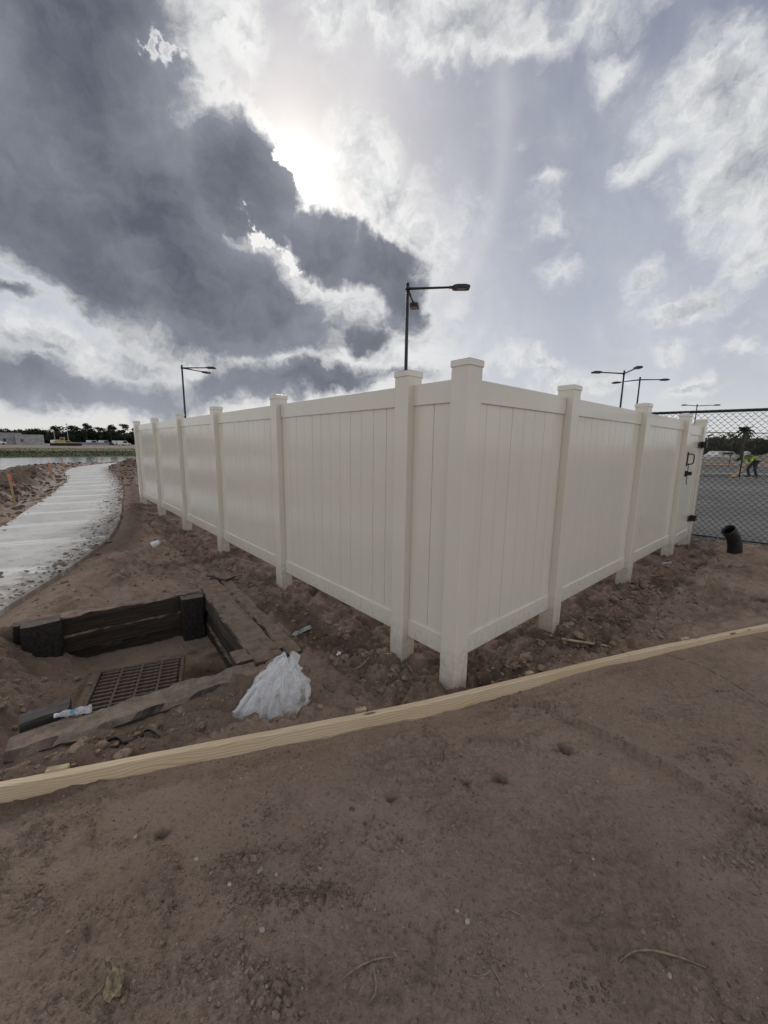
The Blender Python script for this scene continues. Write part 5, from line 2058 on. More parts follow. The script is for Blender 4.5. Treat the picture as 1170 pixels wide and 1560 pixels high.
def bank_clods():
    """lumps of dug soil on the spoil bank, on the mound opposite and along the ragged edges of the path"""
    r = np.random.default_rng(19)

    def at(arc, off):
        return np.stack([np.interp(arc, PATH_ARC, PATH_L[:, 0]) + np.interp(arc, PATH_ARC, PATH_N[:, 0]) * off,
                         np.interp(arc, PATH_ARC, PATH_L[:, 1]) + np.interp(arc, PATH_ARC, PATH_N[:, 1]) * off], 1)
    n = 2600
    arc = r.uniform(10.5, 37, n)
    a = at(arc, -np.abs(r.normal(.9, .65, n)) - .03)
    sa_ = np.clip(np.exp(r.normal(math.log(.021), .65, n)), .008, .095)
    k = fbm(a[:, 0] * .8, a[:, 1] * .8, 91, 3) > -.12
    n2 = 1300
    arc2 = r.uniform(15, 34, n2)
    b = at(arc2, PATH_W + np.abs(r.normal(.75, .5, n2)) + .02)
    sb = np.clip(np.exp(r.normal(math.log(.021), .6, n2)), .008, .08)
    xy, sz = np.concatenate([a[k], b]), np.concatenate([sa_[k], sb])
    scatter('spoil_clods', xy, sz, rock_protos(9, 14, 2, .7, .5), MAT_CLOD_DAMP, 7, .75, kind='stuff')
    # crumbs trodden over the slab edges
    n3 = 1500
    arc3 = r.uniform(3.5, 22, n3)
    side = r.uniform(size=n3) < .8
    wave = .10 + .16 * np.clip(fbm(arc3 * 1.1, 0 * arc3, 93, 3) + .25, 0, 1)
    off = np.where(side, PATH_W - np.abs(r.normal(0, 1, n3)) * wave * 1.3, np.abs(r.normal(0, .06, n3)))
    c = at(arc3, off)
    sc_ = np.clip(np.exp(r.normal(math.log(.010), .6, n3)), .004, .045)
    scatter('path_edge_crumbs', c, sc_, rock_protos(7, 15, 1, .45), MAT_CLOD, 8, .45, z=np.full(n3, .016), kind='stuff')


bank_clods()
PB = rock_protos(5, 9, 2, .7, .5)
for i, (x, y, s, lb) in enumerate([(-.37, 1.012, .0105, 'pale round pebble alone on the sand at the lower left'), (.29, 1.045, .010, 'pale angular pebble on the sand at the lower centre'),
                              (.262, 1.075, .0065, 'small pale pebble just above the angular one'), (-.43, 1.19, .0115, 'pale pebble, left one of a pair beside the dark crumb trail'),
                              (-.37, 1.18, .0095, 'pale pebble, right one of a pair beside the dark crumb trail'), (-.68, 1.23, .009, 'rough grey pebble left of the crumb trail'),
                              (-.96, 1.315, .0095, 'pale long pebble on the sand at the left under the board'), (-.215, 1.20, .007, 'small round pebble right of the pair'),
                              (.865, .925, .008, 'white shell chip on the sand at the lower right'), (1.02, 1.62, .0085, 'pale chip on the sand below the right hand board')]):
    V, F = PB[i % 5]
    me = mesh_np('pebble', V * s * .85 * np.array([1.25, .95, .8]), F, True)
    link('pebble', me, MAT_PEBBLE, None, T(x, y, gz(x, y) + s * .18) @ RZ(i * 1.3), label=lb, category='pebble', group='pale pebbles on the trodden sand')

# ================================================================ trees
def crown_mesh(name, clusters, n, leaf, seed, up=.3):
    """many small leaf sprays through a set of ellipsoids, thinned by noise so that the sky shows through"""
    r = np.random.default_rng(seed)
    vol = np.array([c[3] * c[4] * c[5] for c in clusters]) ** .75
    pick = r.choice(len(clusters), n, p=vol / vol.sum())
    C = np.array(clusters)[pick]
    d = r.normal(size=(n, 3))
    d /= np.linalg.norm(d, axis=1)[:, None]
    rr = r.uniform(.25, 1.0, n) ** .5
    P = C[:, :3] + d * rr[:, None] * C[:, 3:6] * (1 + .22 * r.normal(size=(n, 1)))
    sz = leaf * r.uniform(.5, 1.4, n)
    a = r.normal(size=(n, 3))
    a[:, 2] *= .5
    a /= np.linalg.norm(a, axis=1)[:, None]
    b = np.cross(a, r.normal(size=(n, 3)))
    b /= np.linalg.norm(b, axis=1)[:, None] + 1e-9
    V = np.empty((n, 4, 3))
    V[:, 0] = P - a * sz[:, None]
    V[:, 1] = P - b * sz[:, None] * .45
    V[:, 2] = P + a * sz[:, None]
    V[:, 3] = P + b * sz[:, None] * .45
    return mesh_np(name, V.reshape(-1, 3), np.arange(n * 4).reshape(n, 4))


def trunk_mesh(name, H, r0, limbs, seed, lean_=.3):
    rn = random.Random(seed)
    V, F = [], []

    def add(pts, rad_, n=6):
        v, f, (k, m) = tube_arrays(pts, rad_, n)
        o = len(V)
        V.extend(tuple(q) for q in v)
        F.extend(tuple(o + i for i in q) for q in f)
    lx, ly = rn.uniform(-lean_, lean_), rn.uniform(-lean_, lean_)
    add([(0, 0, -.3), (lx * .3, ly * .3, H * .35), (lx * .7, ly * .7, H * .7), (lx, ly, H)], [r0, r0 * .8, r0 * .55, r0 * .2])
    for (x, y, z, *_r) in limbs:
        t = rn.uniform(.45, .85)
        add([(lx * t, ly * t, H * t * .9), ((x + lx * t) / 2, (y + ly * t) / 2, (z + H * t) / 2 + .1), (x, y, z)], [r0 * .4, r0 * .28, r0 * .1], 5)
    return mesh_np(name, V, F, True)


def tree_proto(kind, seed):
    rn = random.Random(seed)
    if kind == 'pine':                # bare stem, layered flat clumps near the top
        H = 10
        cl = []
        for i in range(rn.randint(10, 13)):
            z = rn.uniform(4.6, 9.8)
            q = rn.uniform(.3, 2.3) * (1.25 - (z - 5.4) / 8)
            a = rn.uniform(0, 6.28)
            cl.append((q * math.cos(a), q * math.sin(a), z, rn.uniform(.6, 1.4), rn.uniform(.6, 1.4), rn.uniform(.45, .95)))
        return crown_mesh('crown', cl, 1500, .27, seed), trunk_mesh('trunk', H * .95, .2, cl[:6], seed)
    if kind == 'oak':                 # wide uneven dome down to the ground
        cl = []
        for i in range(12):
            a = rn.uniform(0, 6.28)
            q = rn.uniform(0, 3.2)
            z = rn.uniform(1.6, 5.6 - q * .55)
            s = rn.uniform(1.0, 1.9)
            cl.append((q * math.cos(a), q * math.sin(a), z, s, s, s * .8))
        return crown_mesh('crown', cl, 1300, .42, seed), trunk_mesh('trunk', 4.6, .26, cl[:6], seed)
    if kind == 'scrub':
        cl = []
        for i in range(9):
            a = rn.uniform(0, 6.28)
            q = rn.uniform(0, 1.7)
            z = rn.uniform(.5, 2.5 - q * .5)
            s = rn.uniform(.5, 1.0)
            cl.append((q * math.cos(a), q * math.sin(a), z, s * 1.1, s * 1.1, s * .8))
        return crown_mesh('crown', cl, 1200, .17, seed), trunk_mesh('trunk', 2.0, .10, cl[:5], seed)


PROTO = {k: [tree_proto(k, 100 * i + j) for j in range(3)] for i, k in enumerate(('pine', 'oak', 'scrub'))}


def tree(kind, j, loc, scale, rot, label, group, mat, name):
    cm, tm = PROTO[kind][j % 3]
    M = T(*loc) @ RZ(rot) @ Matrix.Diagonal((scale[0], scale[0], scale[1], 1))
    o = link(name, None, None, None, T(*loc), label=label, category='tree', group=group)
    c = cm if (len(cm.materials) == 0 or cm.materials[0] == mat) else cached((cm.name, mat.name), lambda: cm.copy())
    if len(c.materials) == 0:
        c.materials.append(mat)
    elif c.materials[0] != mat:
        c.materials[0] = mat
    link('crown', c, mat, o, M)
    link('trunk', tm, MAT_BARK, o, M)


_rt2 = random.Random(21)


def ordinals(n):
    a = ['first', 'second', 'third', 'fourth', 'fifth', 'sixth', 'seventh', 'eighth', 'ninth', 'tenth', 'eleventh', 'twelfth', 'thirteenth', 'fourteenth', 'fifteenth',
         'sixteenth', 'seventeenth', 'eighteenth', 'nineteenth']
    t_ = ['', '', 'twenty', 'thirty', 'forty']
    return [a[i] if i < 19 else (t_[(i + 1) // 10][:-1] + 'ieth' if (i + 1) % 10 == 0 else t_[(i + 1) // 10] + ' ' + a[(i + 1) % 10 - 1]) for i in range(n)]


OAK_LABELS = [q + ' dark rounded tree from the left in the far wood across the pond' for q in ordinals(46)]
SCRUB_LABELS = [q + ' green scrub tree from the left behind the farthest chain link fence' for q in ordinals(17)]
PINE_LABELS = [q + ' tall thin pine standing above the far wood across the pond' for q in
               ('leftmost of the cluster,', 'second of the cluster,', 'third of the cluster,', 'fourth of the cluster,', 'fifth of the cluster,', 'sixth of the cluster,', 'seventh of the cluster,',
                'eighth of the cluster,', 'ninth of the cluster,', 'last of the cluster,', 'lone leftmost', 'lone second', 'lone third')]
PINE_R_LABELS = ['left small thin pine beyond the chain link, right of the palm', 'middle small thin pine beyond the chain link', 'right small thin pine beyond the chain link']
GL = 'trees of the far wood across the pond'
# dark wood beyond the building ground, on the left
for i in range(46):
    px = -330 + i * 6.4 + _rt2.uniform(-2, 2)
    D = 222 + _rt2.uniform(-8, 14)
    hgt = _rt2.uniform(.85, 1.25)
    tree('oak', i, (px * 1.02, D, -.4), (1.55 * hgt, 1.30 * hgt), _rt2.uniform(0, 6), OAK_LABELS[i], GL, MAT_LEAF_FAR, 'oak_tree')
for i, px in enumerate((-176, -169, -163.5, -159, -154.5, -150, -146, -141.5, -137, -132, -236, -216, -205)):
    tree('pine', i, (px, 214 + (i % 3) * 4, -.4), (.95 + .12 * (i % 3), .90 + .06 * (i % 4) - (.18 if i > 9 else 0)), i * 1.7, PINE_LABELS[i],
         'tall pines above the far wood', MAT_LEAF_PINE, 'pine_tree')
# the body of the wood behind them
def woods(name, x0, x1, y0, y1, h, n, leaf, mat, seed):
    r = np.random.default_rng(seed)
    x = r.uniform(x0, x1, n)
    y = r.uniform(y0, y1, n)
    top = h * (.75 + .35 * pn(x * .05, y * .05, 3) + .22 * pn(x * .17, y * .1, 4))
    z = top * r.uniform(0, 1, n) ** .7 - .5
    P = np.stack([x, y, z], 1)
    a = r.normal(size=(n, 3))
    a /= np.linalg.norm(a, axis=1)[:, None]
    b = np.cross(a, r.normal(size=(n, 3)))
    b /= np.linalg.norm(b, axis=1)[:, None] + 1e-9
    s = leaf * r.uniform(.5, 1.4, (n, 1))
    V = np.stack([P - a * s, P - b * s * .6, P + a * s, P + b * s * .6], 1)
    link(name, mesh_np(name, V.reshape(-1, 3), np.arange(4 * n).reshape(n, 4)), mat, None, None, kind='stuff')


woods('far_wood', -420, 120, 236, 262, 9.0, 26000, 1.1, MAT_LEAF_FAR, 5)
woods('scrub_belt', 30, 130, 70, 92, 4.2, 24000, .42, MAT_LEAF_RIGHT, 6)
woods('low_brush', 36, 110, 56, 64, 1.5, 9000, .26, MAT_LEAF_OLIVE, 7)
GR_ = 'scrub trees beyond the parking lot'
for i in range(17):
    x = 44 + i * 2.35 + _rt2.uniform(-.8, .8)
    s = _rt2.uniform(.9, 1.35)
    tree('scrub', i, (x, 63 + _rt2.uniform(-2, 5), -.3), (1.15 * s, 1.25 * s), i * 2.1, SCRUB_LABELS[i], GR_, MAT_LEAF_RIGHT if i % 4 else MAT_LEAF_OLIVE, 'scrub_tree')
for i, (x, y, s) in enumerate(((61.5, 62, 1.0), (66.5, 65, .85), (72, 64, 1.1))):
    tree('pine', i, (x, y, -.3), (.62 * s, .68 * s), i * 2.7, PINE_R_LABELS[i], 'pines right of the palm', MAT_LEAF_PINE, 'pine_tree')


def palm(loc, H, label, seed):
    rn = random.Random(seed)
    o = link('palm_tree', None, None, None, T(*loc), label=label, category='palm tree', group='palms beyond the parking lot')
    link('trunk', tube_me('trunk', [(0, 0, -.3), (.05, 0, H * .4), (.02, .03, H * .75), (0, 0, H)], [.17, .13, .13, .15], 8), MAT_BARK, o, T(*loc))
    for k in range(20):
        a = k * 2.4
        el = rn.uniform(-.5, 1.1)
        L = rn.uniform(1.2, 1.7)
        V, F = [], []
        n = 8
        for i in range(n + 1):
            t = i / n
            x = L * t * math.cos(el * .8) * (1 - .15 * t)
            z = L * t * math.sin(el) - .75 * L * t * t * (1 - .3 * el)
            w = .30 * math.sin(math.pi * min(1, .12 + t * .88)) ** .8
            for s in (-1, 0, 1):
                V.append((x, s * w, z - abs(s) * w * .45 + (.07 * ((i % 2) - .5) if s else 0)))
        for i in range(n):
            for s in range(2):
                q = i * 3 + s
                if i % 2 == 0 or s == k % 2 or t < .4:
                    F.append((q, q + 1, q + 4, q + 3))
        me = mesh_np('frond', V, F)
        link('frond', me, MAT_PALM, o, T(loc[0], loc[1], loc[2] + H) @ RZ(a))


palm((47.4, 53.2, -.2), 4.25, 'cabbage palm rising above the far chain link rail', 4)
palm((62.5, 57.0, -.2), 5.6, 'cabbage palm cut by the right edge of the picture', 9)

# grass of the far bank, in tufts
def bank_grass():
    r = np.random.default_rng(31)
    n = 30000
    t = r.uniform(-70, 35, n)
    s = r.uniform(.1, 1, n) ** 1.3 * 60
    x = -44.6 + .718 * t - .695 * s
    y = 46.1 + .695 * t + .718 * s
    k = ~inside(x, y, POND)
    x, y = x[k], y[k]
    h, z = ground(x, y, True)
    k = (z['grass'] > .3) | ((z['olive'] > .3) & (r.uniform(size=len(x)) < .25))
    x, y, h = x[k], y[k], h[k]
    n = len(x)
    hh = r.uniform(.05, .13, n)
    w = r.uniform(.06, .14, n)
    a = r.uniform(0, 3.14, n)
    V = np.stack([np.stack([x - np.cos(a) * w, y - np.sin(a) * w, h - .02], 1), np.stack([x + np.cos(a) * w, y + np.sin(a) * w, h - .02], 1),
                  np.stack([x + r.normal(0, .06, n), y + r.normal(0, .06, n), h + hh], 1)], 1)
    link('bank_grass', mesh_np('bank_grass', V.reshape(-1, 3), np.arange(3 * n).reshape(n, 3)), leaf_mat('bank_grass_blades', (0.026, 0.042, 0.013), (0.055, 0.068, 0.022)), None, None, kind='stuff')


bank_grass()

# ================================================================ building ground across the pond
MAT_BLOCK = simple_mat('grey_block', (0.30, 0.30, 0.31), 0.85, 0.2, .8, bmp=0)
MAT_BLOCK2 = simple_mat('pale_grey_block', (0.36, 0.355, 0.36), 0.85, 0.2, .8, bmp=0)
MAT_WINDOW = simple_mat('dark_opening', (0.02, 0.022, 0.026), 0.3, 0.2, 1, bmp=0)
MAT_YELLOW = simple_mat('faded_yellow_paint', (0.46, 0.36, 0.16), 0.5, 0.2, 2, bmp=0)
MAT_TYRE = simple_mat('tyre_rubber', (0.014, 0.014, 0.014), 0.8, 0.2, 9, bmp=0)
MAT_VAN = simple_mat('white_van_paint', (0.70, 0.70, 0.70), 0.35, 0.06, 2, bmp=0)
MAT_DARKCAR = simple_mat('dark_car_paint', (0.05, 0.055, 0.07), 0.35, 0.1, 2, bmp=0)
MAT_REDROOF = simple_mat('dull_red_sheet', (0.16, 0.065, 0.06), 0.6, 0.2, 1, bmp=0)
MAT_BLUEROOF = simple_mat('dull_blue_sheet', (0.06, 0.08, 0.15), 0.6, 0.2, 1, bmp=0)


def block_shell(loc, rot, W, D, H, mat, label, wins, bays):
    M = T(*loc) @ RZ(rot)
    o = link('block_building', None, None, None, M, label=label, category='building', group='unfinished block buildings across the pond')
    link('wall', box_me('wall', (-W / 2, 0, 0), (W / 2, D, H), .03), mat, o, M)
    link('parapet', box_me('parapet', (-W / 2 - .08, -.08, H), (W / 2 + .08, D + .08, H + .25)), mat, o, M)
    for i in range(bays):
        x = -W / 2 + W * (i + .5) / bays
        link('pilaster', box_me('pilaster', (x - .12, -.10, 0), (x + .12, -.003, H - .02)), MAT_BLOCK2, o, M)
    for (x, z, w, h) in wins:
        f = link('window', boxes_me('window', [((x - w / 2 - .08, -.07, z - .08), (x + w / 2 + .08, -.004, z)), ((x - w / 2 - .08, -.07, z + h), (x + w / 2 + .08, -.004, z + h + .1)),
                                               ((x - w / 2 - .08, -.07, z), (x - w / 2, -.004, z + h)), ((x + w / 2, -.07, z), (x + w / 2 + .08, -.004, z + h))]), MAT_BLOCK2, o, M)
        link('pane', box_me('pane', (x - w / 2, -.02, z), (x + w / 2, -.005, z + h)), MAT_WINDOW, f, M)


block_shell((-143.6, 150.5, -.32), .72, 10.5, 9, 4.2, MAT_BLOCK, 'grey unfinished block building at the far left edge across the pond', [(-3.8, .9, 2.2, 2.0), (.4, 1.1, 1.0, 1.2)], 5)
block_shell((-136.4, 154.0, -.32), .72, 8.2, 8, 3.6, MAT_BLOCK2, 'pale grey unfinished block building, the lower right one across the pond', [(-2.2, 1.0, .9, 1.2)], 6)


def car(loc, rot, mat, label, group, van=False, name='parked_car'):
    M = T(*loc) @ RZ(rot)
    L = 5.2 if van else 4.5
    o = link(name, None, None, None, M, label=label, category='van' if van else 'car', group=group)
    bm = bmesh.new()
    hgt = 2.0 if van else 1.45
    side = [(-L / 2, .35), (L / 2, .35), (L / 2, .75), (L / 2 - .25, .95), (L * .24, 1.0), (L * .10, hgt), (-L * .42 if van else -L * .30, hgt), (-L / 2 if van else -L * .42, 1.0 if not van else hgt - .15), (-L / 2, .95)]
    for s in (-1, 1):
        pass
    a = [bm.verts.new((x, -.88, z)) for x, z in side]
    b = [bm.verts.new((x, .88, z)) for x, z in side]
    bm.faces.new(a[::-1])
    bm.faces.new(b)
    k = len(side)
    for i in range(k):
        bm.faces.new((a[i], a[(i + 1) % k], b[(i + 1) % k], b[i]))
    bmesh.ops.recalc_face_normals(bm, faces=bm.faces)
    bmesh.ops.bevel(bm, geom=list(bm.edges), offset=.06, segments=1, affect='EDGES')
    link('body', bm_mesh('body', bm), mat, o, M)
    link('glass', boxes_me('glass', [((-L * .26, -.895, 1.02), (L * .10, -.885, hgt - .14)), ((-L * .26, .885, 1.02), (L * .10, .895, hgt - .14))]), MAT_WINDOW, o, M)
    wm = cached('wheel', lambda: lathe_me('wheel', [(.001, -.1), (.2, -.1), (.33, -.1), (.34, -.06), (.34, .06), (.33, .1), (.2, .1), (.001, .1)], 14))
    for x in (-L * .31, L * .31):
        for y in (-.82, .82):
            link('wheel', wm, MAT_TYRE, o, M @ T(x, y, .34) @ Matrix.Rotation(rad(90), 4, 'X'))


GV = 'white vehicles parked across the pond'
for i, (px, y, van) in enumerate(((-129, 176, False), (-125.0, 172, True), (-121.6, 174, True), (-118.2, 171, False), (-115.4, 174, True), (-112.0, 172, True))):
    car((px, y, -.32), .8 + .3 * (i % 3), MAT_VAN if i % 4 != 3 else MAT_DARKCAR, ['small white car left of the row of vans across the pond', 'first white van of the row across the pond', 'second white van of the row across the pond',
        'dark car between the white vans across the pond', 'white van right of the dark car across the pond', 'white van nearest the fence end across the pond'][i], GV, van, 'parked_van' if van else 'parked_car')
car((-141.5, 146.5, -.32), .7, MAT_VAN, 'white car in front of the leftmost block building', 'white car by the block buildings')
car((46.3, 54.6, -.2), .1, MAT_VAN, 'white car seen through the chain link at the far edge of the lot', 'white car beyond the lot')

# long low sheds with dull red and blue roofs
for i, (x, y, mat, lb) in enumerate(((-128.0, 166.0, MAT_REDROOF, 'long low shed with a dull red roof across the pond'), (-120.0, 165.0, MAT_BLUEROOF, 'low shed with a dull blue roof across the pond'))):
    M = T(x, y, -.3) @ RZ(.68)
    o = link('site_shed', None, None, None, M, label=lb, category='shed')
    link('wall', box_me('wall', (-5, 0, 0), (5, 2.6, .75)), MAT_BLOCK, o, M)
    bm = bmesh.new()
    a = [bm.verts.new(p) for p in ((-5.2, -.2, .752), (5.2, -.2, .752), (5.2, 2.8, .752), (-5.2, 2.8, .752), (-5.2, 1.3, 1.15), (5.2, 1.3, 1.15))]
    for f in ((0, 1, 5, 4), (2, 3, 4, 5), (0, 4, 3), (1, 2, 5), (3, 2, 1, 0)):
        bm.faces.new([a[q] for q in f])
    bmesh.ops.recalc_face_normals(bm, faces=bm.faces)
    link('roof', bm_mesh('roof', bm), mat, o, M)

# yellow tracked loader and its pile
M = T(-113.4, 140.5, -.3) @ RZ(.55)
o = link('tracked_loader', None, None, None, M, label='faded yellow tracked loader parked on the building ground across the pond', category='loader')
link('body', boxes_me('body', [((-1.9, -.8, .75), (1.1, .8, 1.75)), ((-1.7, -.7, 1.75), (-.2, .7, 2.05))], .08), MAT_YELLOW, o, M)
link('cab', boxes_me('cab', [((-.4, -.65, 1.77), (.85, .65, 2.75)), ((-.5, -.72, 2.752), (.95, .72, 2.86))], .05), MAT_YELLOW, o, M)
link('cab_window', box_me('cab_window', (-.25, -.665, 1.95), (.7, -.653, 2.6)), MAT_WINDOW, o, M)
for y in (-.95, .95):
    bm = bmesh.new()
    pr = [(-1.7, .0), (1.3, 0), (1.65, .35), (1.3, .72), (-1.7, .72), (-2.05, .35)]
    a = [bm.verts.new((x, y - .2, z)) for x, z in pr]
    b = [bm.verts.new((x, y + .2, z)) for x, z in pr]
    bm.faces.new(a)
    bm.faces.new(b)
    for i in range(6):
        bm.faces.new((a[i], a[(i + 1) % 6], b[(i + 1) % 6], b[i]))
    bmesh.ops.recalc_face_normals(bm, faces=bm.faces)
    link('track', bm_mesh('track', bm), MAT_TYRE, o, M)
link('boom', tube_me('boom', [(.9, 0, 1.3), (1.9, 0, 1.9), (2.8, 0, 1.0)], [.16, .14, .12], 6), MAT_YELLOW, o, M)
bm = bmesh.new()
add_box(bm, (2.7, -1.0, .25), (2.8, 1.0, 1.05))
add_box(bm, (2.8, -1.0, .22), (3.5, 1.0, .3))
link('bucket', bm_mesh('bucket', bm), MAT_YELLOW, o, M)
M = T(-117.2, 141.5, -.3) @ RZ(.5)
o = link('site_tank', None, None, None, M, label='white site tank standing left of the yellow loader', category='tank')
link('tank_body', lathe_me('tank_body', [(.01, .3), (.85, .3), (.85, 1.6), (.7, 1.85), (.01, 1.95)], 16), MAT_VAN, o, M)
link('tank_stand', boxes_me('tank_stand', [((-.7, -.7, 0), (-.5, -.5, .3)), ((.5, -.7, 0), (.7, -.5, .3)), ((-.7, .5, 0), (-.5, .7, .3)), ((.5, .5, 0), (.7, .7, .3))]), MAT_TYRE, o, M)
# dark pipes stacked in front of the loader
M = T(-108.4, 136.0, -.3) @ RZ(.72)
o = link('pipe_stack', None, None, None, M, label='long stack of dark pipes lying in front of the yellow loader', category='pipe stack')
for i, (y, z) in enumerate(((-.5, .24), (0, .24), (.5, .24), (-.25, .66), (.25, .66))):
    link('pipe', cached('farpipe', lambda: tube_me('pipe', [(-4.2, 0, 0), (4.2, 0, 0)], .235, 10)), MAT_TYRE, o, M @ T(0, y, z))
for i, (x, y, H, lb) in enumerate(((-128.0, 162.0, 8.6, 'tall thin pole standing on the building ground across the pond'), (-158.6, 192.5, 6.2, 'short thin pole left of the tall one before the far wood'))):
    o = link('site_pole', None, None, None, T(x, y, -.3), label=lb, category='pole')
    link('pole', tube_me('pole', [(0, 0, -.2), (0, 0, H)], [.16, .10], 8), MAT_BLOCK2, o, T(x, y, -.3))
    link('crossarm', box_me('crossarm', (-.6, -.06, H - .5), (.6, .06, H - .36)), MAT_BLOCK2, o, T(x, y, -.3))

# sand heaps on the lot's far edge
def heap(name, loc, rx, ry, h, mat, label, seed):
    n, m = 36, 12
    V, F = [(0, 0, h)], []
    for i in range(1, m + 1):
        for k in range(n):
            a = 2 * math.pi * k / n
            t = i / m
            w = 1 + .18 * mnoise.noise(Vector((math.cos(a) * 1.5 + seed, math.sin(a) * 1.5, t)))
            x, y = rx * t * math.cos(a) * w, ry * t * math.sin(a) * w
            V.append((x, y, h * (1 - t) ** 1.0 * (1 + .3 * mnoise.noise(Vector((x, y, seed)))) - .05 * t))
    for k in range(n):
        F.append((0, 1 + k, 1 + (k + 1) % n, 1 + (k + 1) % n))
    T3 = [(0, 1 + k, 1 + (k + 1) % n) for k in range(n)]
    Q = [(1 + (i - 1) * n + k, 1 + i * n + k, 1 + i * n + (k + 1) % n, 1 + (i - 1) * n + (k + 1) % n) for i in range(1, m) for k in range(n)]
    me = bpy.data.meshes.new(name)
    me.from_pydata(V, [], T3 + Q)
    me.polygons.foreach_set('use_smooth', [True] * len(me.polygons))
    link(name, me, mat, None, T(*loc), label=label, category='heap')


MAT_SAND = clod_mat('tan_sand', (0.26, 0.215, 0.155), (0.38, 0.32, 0.24))
heap('sand_heap', (50.0, 51.5, -.15), 5.0, 2.4, 1.35, MAT_SAND, 'tan sand heap behind the bent over worker', 2)
heap('sand_heap', (41.8, 50.0, -.15), 4.0, 1.6, .75, MAT_SAND, 'low pale sand heap left of the worker by the far kerb', 5)

# kerbs across the lot
def kerb(a, b, label):
    a, b = Vector((*a, ASPHALT_Z)), Vector((*b, ASPHALT_Z))
    F = frame(a, b - a)
    L = (b - a).length
    n = int(L / 3)
    o = link('kerb', None, None, None, F, label=label, category='kerb')
    me = box_me('kerb_stone', (.006, 0, .002), (L / n - .006, .42, .125), .02, 2)
    for i in range(n):
        link('kerb_stone', me, MAT_KERB, o, F @ T(i * L / n, 0, 0))


kerb((11.5, 22.7), (34, 24.25), 'pale concrete kerb at the feet of the worker')
kerb((20, 42.2), (60, 45.6), 'pale concrete kerb along the far side of the lot')

# ================================================================ the worker
def skin_body(name, joints, edges, mat, parent, M, sub=2):
    me = bpy.data.meshes.new(name)
    names = list(joints)
    me.from_pydata([joints[n][:3] for n in names], [(names.index(a), names.index(b)) for a, b in edges], [])
    o = bpy.data.objects.new(name + '_skeleton', me)
    COL.objects.link(o)
    md = o.modifiers.new('skin', 'SKIN')
    sk = me.skin_vertices[0].data
    for i, n in enumerate(names):
        r = joints[n][3]
        sk[i].radius = r if isinstance(r, tuple) else (r, r)
        sk[i].use_root = (i == 0)
    o.modifiers.new('sub', 'SUBSURF').levels = sub
    dg = bpy.context.evaluated_depsgraph_get()
    dg.update()
    res = bpy.data.meshes.new_from_object(o.evaluated_get(dg))
    res.name = name
    bpy.data.objects.remove(o)
    res.polygons.foreach_set('use_smooth', [True] * len(res.polygons))
    res.materials.clear()
    return link(name, res, mat, parent, M)


MAT_SKIN = simple_mat('tanned_skin', (0.36, 0.22, 0.15), 0.5, 0.1, 30, bmp=0)
MAT_HIVIS = simple_mat('hi_vis_lime', (0.36, 0.56, 0.05), 0.6, 0.15, 9, bmp=.1)
MAT_JEANS = simple_mat('blue_jeans', (0.035, 0.048, 0.075), 0.8, 0.25, 14, bmp=.1)
MAT_HAT = simple_mat('white_hard_hat', (0.75, 0.75, 0.73), 0.3, 0.05, 9, bmp=0)
MAT_BOOT = simple_mat('dark_boots', (0.03, 0.025, 0.02), 0.7, 0.2, 20, bmp=0)
MAT_DARKTOOL = simple_mat('dark_tool', (0.03, 0.03, 0.032), 0.5, 0.2, 20, bmp=0)


